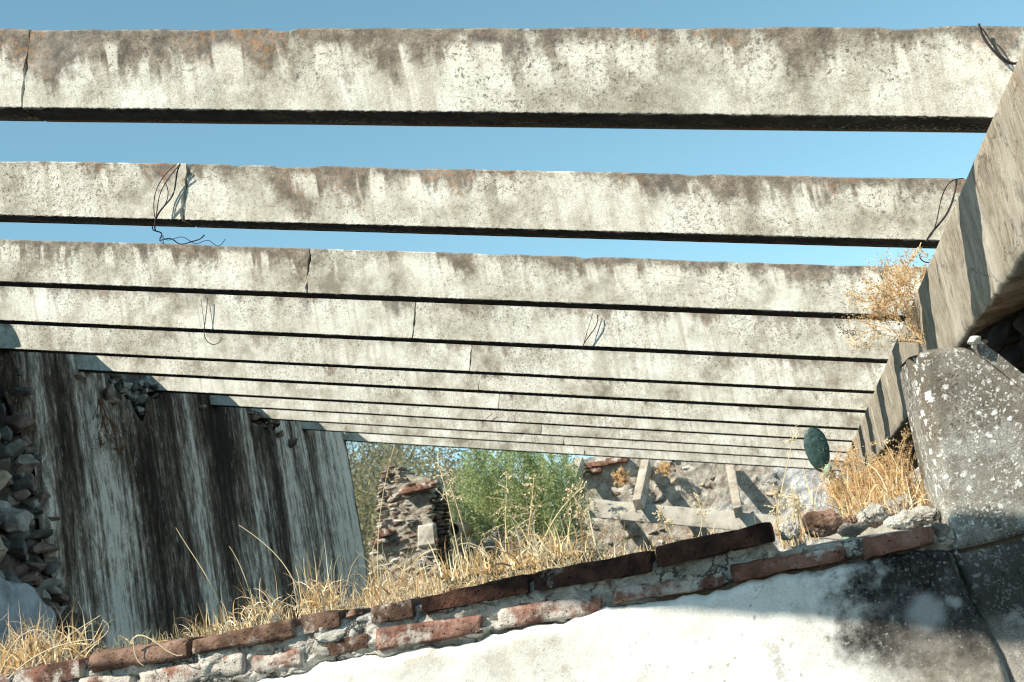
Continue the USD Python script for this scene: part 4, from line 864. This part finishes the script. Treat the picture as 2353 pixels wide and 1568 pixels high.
# ---------------------------------------------------------------- plants: builders
def blades(base, length, lean, az, width, bend, nseg=5, seed=0, curl=0.0):
    """Curved ribbons, all at once. lean: radians from upright; bend: extra lean along the blade."""
    g = np.random.default_rng(seed); N = len(base); s = np.linspace(0, 1, nseg + 1)
    th = lean[:, None] + bend[:, None] * s[None] ** 1.4 + curl * np.maximum(0, s[None] - .6) * g.uniform(0, 6, (N, 1))
    ds = (length / nseg)[:, None]
    hor = np.cumsum(np.sin(th) * ds, 1) - np.sin(th[:, :1]) * ds; ver = np.cumsum(np.cos(th) * ds, 1) - np.cos(th[:, :1]) * ds
    az2 = az[:, None] + (g.uniform(-.5, .5, (N, 1)) * s[None]); P3 = base[:, None, :] + np.stack([hor * np.cos(az2), hor * np.sin(az2), ver], -1)
    t = np.gradient(P3, axis=1); t /= np.linalg.norm(t, axis=2, keepdims=True) + 1e-9
    sd = np.cross(t, g.normal(size=(N, 1, 3))); sd /= np.linalg.norm(sd, axis=2, keepdims=True) + 1e-9
    w = (width[:, None] * (1 - 0.85 * s[None] ** 1.5))[..., None] / 2
    V = np.stack([P3 - sd * w, P3 + sd * w], 2).reshape(-1, 3)
    k = (np.arange(N)[:, None] * (nseg + 1) + np.arange(nseg)[None]).ravel() * 2
    F = np.vstack([np.stack([k, k + 1, k + 3], 1), np.stack([k, k + 3, k + 2], 1)])
    return V, F, np.repeat(g.uniform(size=(N, 1)), (nseg + 1) * 2, 0) * [1, 1]
def leaves(pts, dirs, ln, wd, seed=0):
    """Small diamond leaves at pts along dirs."""
    g = np.random.default_rng(seed); N = len(pts); d = dirs / (np.linalg.norm(dirs, axis=1, keepdims=True) + 1e-9)
    s = np.cross(d, g.normal(size=(N, 3))); s /= np.linalg.norm(s, axis=1, keepdims=True) + 1e-9
    ln, wd = np.broadcast_to(ln, N)[:, None], np.broadcast_to(wd, N)[:, None]
    V = np.stack([pts, pts + d * ln * .5 + s * wd / 2, pts + d * ln, pts + d * ln * .5 - s * wd / 2], 1).reshape(-1, 3)
    k = np.arange(N) * 4; return V, np.vstack([np.stack([k, k + 1, k + 2], 1), np.stack([k, k + 2, k + 3], 1)]), np.repeat(g.uniform(size=(N, 1)), 4, 0) * [1, 1]
def twigs(root, d, length, rad, depth, g, out, tips, spread=0.55, nchild=(2, 4), ratio=0.72, droop=0.0, wob=0.18, sides=4):
    p, pts, d = np.array(root, float), [np.array(root, float)], unit(d)
    n = 4
    for i in range(n):
        d = unit(d + g.normal(size=3) * wob + np.array([0, 0, -droop])); p = p + d * length / n; pts.append(p.copy())
    out.append(tube(pts, np.linspace(rad, rad * .6, n + 1), sides))
    if depth == 0: tips.append((pts[-1], d, pts)); return
    for _ in range(g.integers(*nchild)):
        k = g.integers(2, n + 1); dd = unit(d + g.normal(size=3) * spread)
        twigs(pts[k], dd, length * ratio * g.uniform(.75, 1.15), rad * .62, depth - 1, g, out, tips, spread, nchild, ratio, droop, wob, sides)
    tips.append((pts[-1], d, pts))

# ---------------------------------------------------------------- pepper tree
YT = 12.2
tr = thing('pepper_tree', 'bushy bright green weeping pepper tree in front of the back wall', 'tree', atY(1190, 1300, YT) * [1, 1, 0])
g8 = np.random.default_rng(8); ctr = atY(1178, 1150, YT); s8 = YT / FPX
out, tips = [], []
root = ctr * [1, 1, 0] + [0, .3, 0]
for k in range(4): twigs(root + g8.normal(size=3) * [.05, .05, 0], (g8.uniform(-.5, .5), g8.uniform(-.2, .2), 1.3), 1.2, .045, 3, g8, out, tips, .5, (2, 4), .68)
obj('trunk', join(out), M['bark'], tr)
P_, D_ = [], []
blobs = [(1100, 1075, 60, 45), (1180, 1085, 80, 50), (1260, 1080, 62, 48), (1080, 1130, 62, 46), (1160, 1150, 84, 60), (1245, 1140, 76, 58), (1300, 1110, 34, 50), (1120, 1190, 60, 40), (1210, 1205, 84, 50), (1270, 1200, 50, 45), (1150, 1040, 90, 30), (1240, 1035, 80, 30), (1312, 1140, 22, 60)]
for bx, by, rx, ry in blobs:
    for _ in range(int(rx * ry / 52)):
        u = g8.normal(size=3); u = unit(u) * g8.uniform(.35, 1.0) ** .5
        top = atY(bx + u[0] * rx, by + u[2] * ry - 14, YT + u[1] * .55)
        nl = g8.integers(10, 24); L = g8.uniform(.12, .42); dr = np.array([g8.normal() * .35, g8.normal() * .35, -1])
        for q in np.linspace(0, 1, nl):
            pt = top + dr * L * q + np.array([0, 0, -.06 * q * q])
            for sgn in (-1, 1): P_.append(pt); D_.append(unit([sgn * g8.uniform(.4, 1) , g8.normal() * .6, -.7]))
obj('crown', leaves(np.array(P_), np.array(D_), g8.uniform(.025, .05, len(P_)), .011, 3), M['pepper'], tr, smooth=False)

# ---------------------------------------------------------------- mesquite trees far behind
for k, (px, yd, hh, lab) in enumerate(((838, 21.0, 6.4, 'sparse thorny mesquite tree just right of the stained wall, half bare'), (905, 25.0, 7.4, 'tall airy mesquite tree rising behind the stone pillar'), (985, 23.0, 6.6, 'brownish bare mesquite tree between the pillar and the green pepper tree'), (1060, 28.0, 7.4, 'thin mesquite tree behind the pepper tree crown'), (870, 31.0, 8.6, 'dense olive mesquite tree filling the gap beside the stained wall'), (960, 32.0, 9.0, 'dense olive mesquite tree far behind the top of the stone pillar'), (1040, 34.0, 9.4, 'farthest olive mesquite tree between pillar and pepper tree'))):
    g9 = np.random.default_rng(90 + k); b = atY(px, 1300, yd) * [1, 1, 0]; out, tips = [], []
    t = thing('mesquite_tree', lab, 'tree', b, group='mesquite trees beyond the ruin')
    for _ in range(4): twigs(b + g9.normal(size=3) * [.2, .2, 0], (g9.uniform(-.6, .6), g9.uniform(-.4, .4), 1.2), hh * .40, .06, 5, g9, out, tips, .75, (2, 4), .72, 0.02, .25, 3)
    obj('trunk', join(out), M['bark'], t)
    P_, D_ = [], []
    for tp, d, pts in tips:
        for _ in range(24):
            q = pts[g9.integers(1, 5)] + g9.normal(size=3) * .17; P_.append(q); D_.append(g9.normal(size=3) + [0, 0, -.4])
    obj('crown', leaves(np.array(P_), np.array(D_), g9.uniform(.05, .12, len(P_)), .026, k), M['mesquite'], t, smooth=False)
# scrub low behind the pillar
P_, D_ = [], []
g10 = np.random.default_rng(10)
for _ in range(13000):
    px, py = g10.uniform(790, 1090), 1035 + 290 * g10.uniform() ** .62; p = atY(px, py, g10.uniform(15.5, 19)) + g10.normal(size=3) * .12; P_.append(p); D_.append(g10.normal(size=3))
solo('scrub', leaves(np.array(P_), np.array(D_), g10.uniform(.05, .11, len(P_)), .03, 5), M['mesquite'], 'olive scrub filling the gap between stained wall and stone pillar', 'scrub', kind='stuff', smooth=False)

# grey weeds in front of the tree
for k, (px, py, w, h, yd, lab) in enumerate(((1105, 1255, 80, 70, 10.6, 'grey leafless weed bush right beside the stone pillar'), (1165, 1250, 70, 80, 10.9, 'grey weed bush under the middle of the pepper tree'), (1345, 1262, 60, 50, 11.2, 'pale grey weed at the lower right of the pepper tree'), (1248, 1262, 60, 50, 11.0, 'low grey weed tuft under the right side of the pepper tree'))):
    g11 = np.random.default_rng(110 + k); b = atY(px, py + h * .9, yd); s = yd / FPX; out, tips, P_, D_ = [], [], [], []
    t = thing('grey_weed', lab, 'weed', b, group=None)
    for _ in range(9): twigs(b + g11.normal(size=3) * [.08, .08, 0], (g11.normal() * .5, g11.normal() * .4, 1), h * s * .75, .005, 2, g11, out, tips, .55, (3, 5), .6, 0, .15, 3)
    obj('stem', join(out), M['weed_grey'], t)
    for tp, d, pts in tips:
        for _ in range(14): P_.append(pts[g11.integers(1, 5)] + g11.normal(size=3) * .022); D_.append(g11.normal(size=3))
    obj('foliage', leaves(np.array(P_), np.array(D_), g11.uniform(.015, .035, len(P_)), .014, k), M['weed_grey'], t, smooth=False)

# ---------------------------------------------------------------- dry grass on the wall top
g12 = np.random.default_rng(12)
B_, LN, LE, AZ, WD, BE = [], [], [], [], [], []
def grass_band(px0_, px1_, py0, py1, n, hpx, d0, d1, lean=.55, bend=1.0, w=.0032):
    for _ in range(n):
        t = g12.uniform(); px, py = px0_ + (px1_ - px0_) * t, py0 + (py1 - py0) * t
        d = g12.uniform(d0, d1); p = atW(px, py, d); s = np.linalg.norm(p - [0, 0, EZ]) / FPX
        p[2] = min(p[2], EZ + 0.085) - g12.uniform(0, .02)
        B_.append(p); LN.append(hpx * s * g12.uniform(.25, 1.15)); LE.append(abs(g12.normal()) * lean); AZ.append(g12.uniform(0, 2 * math.pi)); WD.append(w * K * g12.uniform(.6, 1.4)); BE.append(g12.normal() * bend + .3)
def tuft(px, py, n, hpx, r, d, lean=.6, bend=1.2, w=.0032):
    c = atW(px, py, d); s = np.linalg.norm(c - [0, 0, EZ]) / FPX
    for _ in range(n):
        p = c + g12.normal(size=3) * [r * K, r * K * .6, .003]; B_.append(p); LN.append(hpx * s * g12.uniform(.3, 1.2)); LE.append(abs(g12.normal()) * lean); AZ.append(g12.uniform(0, 2 * math.pi)); WD.append(w * K * g12.uniform(.6, 1.4)); BE.append(g12.normal() * bend + .4)
grass_band(-120, 200, 1560, 1500, 380, 75, .02, .30, .7, 1.2)
grass_band(180, 450, 1500, 1462, 240, 45, .30, .62, .8, 1.2, .0030)
grass_band(440, 690, 1462, 1412, 300, 52, .36, .74, .55, 1.0, .0024)
grass_band(690, 850, 1410, 1382, 220, 72, .38, .76, .6, 1.1, .0022)
grass_band(840, 1010, 1390, 1352, 320, 72, .36, .76, .55, .9, .0020)
grass_band(1000, 1330, 1352, 1290, 500, 58, .26, .66, .8, 1.3, .0022)
grass_band(1330, 1500, 1288, 1262, 160, 40, .08, .44, .5, .9, .0024)
grass_band(1500, 1790, 1255, 1205, 140, 30, .1, .44, .4, .8, .0022)
grass_band(1790, 1880, 1235, 1215, 130, 80, .06, .36, .28, .5, .0022)
grass_band(1930, 2140, 1190, 1150, 300, 90, .12, .44, .5, .8, .0020)
for q in ((735, 1392, 90, 130, .03, .42), (905, 1362, 100, 120, .05, .45), (1075, 1320, 120, 95, .05, .4), (1170, 1305, 170, 80, .08, .35), (1255, 1288, 130, 110, .06, .25), (40, 1520, 130, 110, .06, .1), (130, 1498, 90, 100, .05, .12), (2070, 1160, 170, 120, .04, .3), (1985, 1178, 110, 130, .05, .35), (600, 1420, 80, 90, .04, .45), (2105, 1150, 90, 90, .03, .3), (470, 1460, 60, 70, .04, .4)): tuft(*q)
GR = blades(np.array(B_), np.array(LN), np.array(LE), np.array(AZ), np.array(WD), np.array(BE), 6, 1, .35)
solo('dry_grass', GR, M['grass'], 'golden dry grass growing all along the top of the brick wall', 'grass', kind='stuff', smooth=True)

# fallen straw blades over the bricks at left and tall single stalks
def stalk(pxs, d, r, label, heads=None, mat='grass_pale', cat='grass stalk', seed=0, name='grass_stalk', group=None):
    g = np.random.default_rng(seed); pts = spline([atW(px, py, d) for px, py in pxs], 18); r = r * K
    t = thing(name, label, cat, pts[0], group)
    obj('stem', tube(pts, np.linspace(r, r * .45, len(pts)), 5), M[mat], t)
    if heads:
        out, P_, D_ = [], [], []
        lo, nb, ln = heads; ln = ln * K
        for k in range(nb):
            i = int(np.clip(round((lo + (1 - lo) * k / nb) * 17), 0, 17)); p = pts[i]; dd = unit(pts[min(i + 1, 17)] - pts[max(i - 1, 0)] + g.normal(size=3) * .75)
            L = ln * g.uniform(.5, 1.2) * (1.15 - .6 * k / nb); tw = [p, p + dd * L * .5 + [0, 0, .002], p + dd * L]; out.append(tube(tw, r * .3, 3))
            for q in np.linspace(.3, 1, 6): P_.append(p + dd * L * q); D_.append(g.normal(size=3) + dd)
        obj('seed_head', join(out + [leaves(np.array(P_), np.array(D_), .0047, .0025, seed)]), M[mat], t, smooth=False)
S = [([(500, 1380), (481, 1337), (440, 1270), (404, 1213)], .25, .0016, 'thin straw stalk leaning left over the stained wall, leftmost of three', None),
     ([(583, 1410), (570, 1350), (547, 1290), (527, 1256)], .25, .0015, 'straight straw stalk in front of the stained wall, middle of three', None),
     ([(688, 1400), (686, 1370), (668, 1322), (610, 1252), (549, 1207)], .25, .0016, 'bent straw stalk arching left over the stained wall, right of three', None),
     ([(1068, 1330), (1058, 1290), (1035, 1180), (1006, 1062)], .3, .0019, 'tall golden stalk leaning left beside the stone pillar, the longer of a pair', (.62, 14, .05)),
     ([(1092, 1325), (1080, 1270), (1052, 1170), (1022, 1075)], .32, .0017, 'tall golden stalk leaning left beside the stone pillar, right of a pair', (.7, 10, .04)),
     ([(1165, 1310), (1162, 1250), (1163, 1150), (1165, 1084)], .3, .0016, 'upright stalk with open seed head before the pepper tree', (.35, 26, .06)),
     ([(1208, 1310), (1211, 1263), (1220, 1170), (1228, 1088)], .3, .0016, 'upright seed stalk just left of the bent reed, before the pepper tree', (.4, 26, .06)),
     ([(1228, 1300), (1250, 1240), (1290, 1170), (1342, 1120)], .28, .0022, 'thick golden reed arching right in front of the pepper tree', (.8, 8, .04)),
     ([(870, 1350), (868, 1260), (875, 1170), (902, 1040)], .3, .0014, 'fine stalk crossing the left side of the stone pillar', (.85, 6, .03)),
     ([(1225, 1290), (1216, 1200), (1205, 1110), (1192, 1046)], .4, .0017, 'dark brown stem in front of the pepper tree crown', None),
     ([(1385, 1290), (1368, 1250), (1340, 1180), (1306, 1125)], .25, .0016, 'dry weed stalk with feathery seed head leaning over the lintel left end', (.3, 34, .055)),
     ([(1438, 1275), (1400, 1215), (1350, 1165)], .3, .0013, 'thin stalk crossing below the lintel', None),
     ([(1778, 1225), (1788, 1166), (1806, 1080), (1828, 982)], .22, .0016, 'long single stalk rising in front of the lowest joists left of the cactus', (.9, 4, .02)),
     ([(1770, 1225), (1785, 1170), (1776, 1120)], .2, .0012, 'short seed stalk left of the long single stalk by the cactus', (.5, 16, .03)),
     ([(1825, 1230), (1822, 1180), (1826, 1130)], .2, .0012, 'upright seed stalk right of the long single stalk by the cactus', (.5, 18, .03)),
     ([(1850, 1230), (1838, 1180), (1815, 1128)], .24, .0012, 'bushy seed stalk left of the tilted broken brick', (.45, 22, .03)),
     ([(1545, 1235), (1528, 1200), (1512, 1168)], .3, .0012, 'small seed spike seen against the rafter shadow on the lintel', (.3, 18, .02)),
     ([(1605, 1235), (1612, 1180), (1600, 1140)], .3, .0011, 'tiny seed spike above the tilted dark brick', (.5, 14, .02)),
     ([(2095, 1150), (2080, 1110), (2055, 1058), (2030, 1013)], .3, .0018, 'stiff straw in the dark gap beside the lichen pier', (.92, 3, .02)),
     ([(2075, 1140), (2062, 1080), (2070, 1040), (2076, 1020)], .34, .0013, 'hooked straw in the dark gap beside the lichen pier', None)]
for k, (px, d, r, lab, hd) in enumerate(S): stalk(px, d, r, lab, hd, 'bark' if 'dark brown' in lab else 'grass_pale', seed=700 + k)
T = [([(300, 1478), (315, 1462), (360, 1478), (420, 1505)], -.03, .0018, 'flat straw lying over the leftmost coping brick'), ([(306, 1466), (308, 1490), (318, 1520), (330, 1530)], -.03, .0016, 'curled straw hanging over the leftmost coping brick'),
     ([(20, 1560), (80, 1510), (150, 1480), (215, 1470)], .0, .0019, 'broad straw bent over the wall at far left, lower'), ([(170, 1540), (215, 1480), (250, 1440), (236, 1425)], .02, .0016, 'broad straw standing left of the leftmost coping brick'),
     ([(10, 1530), (40, 1470), (70, 1450), (130, 1490)], .0, .0016, 'looped straw at the far left above the wall top'), ([(60, 1570), (110, 1500), (190, 1440), (230, 1415)], .04, .0016, 'long straw leaning right at far left')]
for k, (px, d, r, lab) in enumerate(T): stalk(px, d, r, lab, None, seed=800 + k, name='fallen_straw', cat='straw')

# ---------------------------------------------------------------- dry bushes by the girder
def dry_bush(name, base, dirs, L, n, mat, label, seed, rad=.0022, leafn=9, spread=.5, ls=.007, depth=3, droop=0.0, nchild=(3, 5)):
    g = np.random.default_rng(seed); out, tips, P_, D_ = [], [], [], []
    t = thing(name, label, 'weed', base)
    for k in range(n):
        d = np.asarray(dirs[k % len(dirs)], float) + g.normal(size=3) * .22
        twigs(base + g.normal(size=3) * .008, d, L * g.uniform(.7, 1.1), rad, depth, g, out, tips, spread, nchild, .62, droop, .14, 3)
    obj('stem', join(out), M[mat], t)
    for tp, d, pts in tips:
        for _ in range(leafn): P_.append(pts[g.integers(1, 5)] + g.normal(size=3) * .0022); D_.append(g.normal(size=3))
    obj('foliage', leaves(np.array(P_), np.array(D_), g.uniform(ls * .6, ls * 1.5, len(P_)), ls * .5, seed), M[mat], t, smooth=False)
yb = 3.40
lf, upv = -(R @ [-1, 0, 0]) * -1, R @ [0, -1, 0]
dry_bush('dry_bush', atY(2128, 782, yb), [lf * 1.0 + upv * .95, lf * .75 + upv * 1.2, lf * 1.2 + upv * .25, lf * .3 + upv * 1.3, lf * .1 + upv * 1.1], 0.118, 14, 'weed', 'airy tan dry bush against the third joist, rooted beside the girder', 31, .0014, 7, .50, .0058, 3, 0.0, (3, 5))
dry_bush('dry_bush', atW(2085, 1165, .38), [(-.6, 0, 1), (-.2, 0, 1), (-.9, 0, .6)], .064, 10, 'weed', 'tangled tan weed in the corner between brick wall top and lichen pier', 32, .0010, 8, .5, .0036, 3)
dry_bush('dry_bush', atW(2000, 1195, .4), [(-.4, 0, 1), (.2, 0, 1), (-.1, 0, 1)], .060, 8, 'weed', 'tangled tan weed behind the pale mortar lumps', 33, .0010, 8, .5, .0036, 3)
dry_bush('hanging_weed', atX(228, 918, XW + .04), [(.1, .25, -1), (.1, .5, -1), (.1, 0, -1), (.05, .4, -.8)], .16, 9, 'hang', 'rust brown dead weed hanging down the black stained wall', 34, .0028, 3, .38, .010, 3, .12, (2, 4))
dry_bush('hanging_weed', atY(1425, 1076, YB - .14), [(0, -.4, -1), (.3, -.4, -.8), (-.3, -.4, -.8)], .10, 9, 'weed', 'small orange dead weed hanging on the sunlit rubble wall left of the rafter', 35, .003, 10, .5, .02, 2)
dry_bush('hanging_weed', atY(1516, 1062, YB - .14), [(0, -.4, -1), (.3, -.4, -.8), (.5, -.4, -.5)], .08, 7, 'weed', 'small orange dead weed in the rafter shadow on the rubble wall', 36, .003, 8, .5, .018, 2)
dry_bush('hanging_weed', atY(2112, 562, 2.85), [lf * .3 - upv, -upv, lf * -.4 - upv * .8], .022, 3, 'weed', 'tiny dry sprig hanging from the second joist end by the girder', 37, .0012, 6, .5, .005, 1)

# ---------------------------------------------------------------- prickly pear
yc = 2.58
cc = atY(1878, 1034, yc); s = yc / FPX
ct = thing('prickly_pear', 'prickly pear cactus with one large dark blue-green pad, behind the tilted broken brick', 'cactus', atY(1925, 1180, yc))
ic = trimesh.creation.icosphere(4); v = np.array(ic.vertices)
w = 27 * s * (1 + 0.12 * v[:, 2:3]); pv = v * np.concatenate([w, np.full_like(w, .008), np.full_like(w, 52 * s)], 1)
rx, upx = R @ unit([1, .0, 0]), R @ unit([-.27, -1, 0]); rx = unit(rx - rx.dot(upx) * upx); nx = np.cross(rx, upx)
pv = pv + .0015 * (meshkit.fbm(v * 6, 3, 2)[:, None] - .5)
pad = obj('pad', (cc + pv[:, :1] * rx + pv[:, 1:2] * nx + pv[:, 2:] * upx, np.array(ic.faces)), M['cactus'], ct, smooth=True)
sn = []
for k in range(60):
    i = rng.integers(len(v)); p = cc + pv[i, 0] * rx + pv[i, 1] * nx + pv[i, 2] * upx; d = unit(rng.normal(size=3) + nx * np.sign(pv[i, 1])); sn.append(tube([p, p + d * .006], [.0003, .0001], 3))
obj('spines', join(sn), M['weed_grey'], pad, smooth=False)
ic2 = trimesh.creation.icosphere(3); v2 = np.array(ic2.vertices) * [10 * s, .008, 15 * s]; c2 = atY(1902, 1082, yc - .01)
obj('young_pad', (c2 + v2[:, :1] * rx + v2[:, 1:2] * nx + v2[:, 2:] * unit(upx + .3 * rx), np.array(ic2.faces)), M['cactus_young'], ct, smooth=True)
st = spline([atY(px, py, yc) for px, py in ((1902, 1078), (1912, 1100), (1926, 1135), (1942, 1190), (1950, 1260))], 20)
sv, sf = tube(st, np.linspace(9 * s, 13 * s, 20), 10); sv = sv + .004 * (meshkit.fbm(sv * 90, 3, 8)[:, None] - .5)
stm = obj('stem', (sv, sf), M['cactus_young'], ct, smooth=True)
sn = []
for k in range(260):
    p = sv[rng.integers(len(sv))]; d = unit(rng.normal(size=3)); sn.append(tube([p, p + d * .014], [.0006, .0002], 3))
obj('spines', join(sn), M['weed'], stm, smooth=False)

# ---------------------------------------------------------------- wires on the joists
def wire(pxs, y, r, label, mat='wire', extra=(), name='tie_wire', n=26):
    t = thing(name, label, 'wire', atY(*pxs[0], y))
    for k, q in enumerate((pxs,) + tuple(extra)):
        p = spline([atY(a, b, y - 0.004 - .004 * k) for a, b in q], n); obj('strand', tube(p, r * (1 if k == 0 else .6), 5), M[mat], t)
yj = lambda i: JY[i] - 0.012
wire([(2249, 55), (2262, 90), (2290, 125), (2312, 143), (2340, 145)], yj(0), .0022, 'bent black wire at the right end of the topmost joist', extra=([(2252, 62), (2272, 88), (2300, 128), (2330, 146)],))
wire([(414, 377), (405, 410), (396, 450), (372, 480), (356, 512), (357, 530)], yj(1), .0020, 'tangled black wire beside the splice crack of the second joist', extra=([(414, 376), (395, 400), (370, 440), (358, 500), (355, 512)], [(380, 420), (386, 450), (372, 480)], [(405, 378), (362, 430), (356, 500)]))
wire([(356, 512), (360, 532), (372, 538), (366, 552), (388, 548), (410, 560), (440, 556), (462, 548), (470, 540)], yj(1) + .05, .0016, 'blue frayed cord hanging below the second joist', 'wire_blue', ([(372, 540), (385, 552), (420, 545), (450, 560), (480, 553), (490, 560), (518, 549)], [(370, 545), (374, 560), (368, 552), (376, 542)]), 'blue_cord')
wire([(2198, 413), (2192, 450), (2170, 500), (2145, 530), (2128, 556)], yj(1), .0022, 'dark bent wire at the right end of the second joist', extra=([(2215, 411), (2190, 415), (2160, 470), (2130, 550)], [(2112, 585), (2118, 598), (2135, 604)]))
wire([(476, 686), (474, 720), (470, 750), (472, 778), (490, 792), (506, 785), (508, 775)], yj(3), .0016, 'small wire loop on the left part of the fourth joist', extra=([(462, 685), (466, 720), (471, 755)],))
wire([(1373, 724), (1370, 748), (1352, 775), (1338, 798)], yj(3), .0018, 'short bent wire right of centre on the fourth joist', extra=([(1362, 722), (1350, 760), (1340, 796)],))
wire([(1132, 952), (1118, 962), (1108, 974)], yj(7), .0018, 'short dark twig of wire on the eighth joist', extra=([(1140, 956), (1150, 960), (1158, 952)],))
# overhead cable far behind
p = spline([atY(500, 1108, 19), atY(820, 1072, 19), atY(1000, 1046, 19), atY(1500, 960, 19)], 20)
solo('overhead_cable', tube(p, .008, 5), M['wire_line'], 'thin overhead cable crossing behind the stone pillar', 'cable')
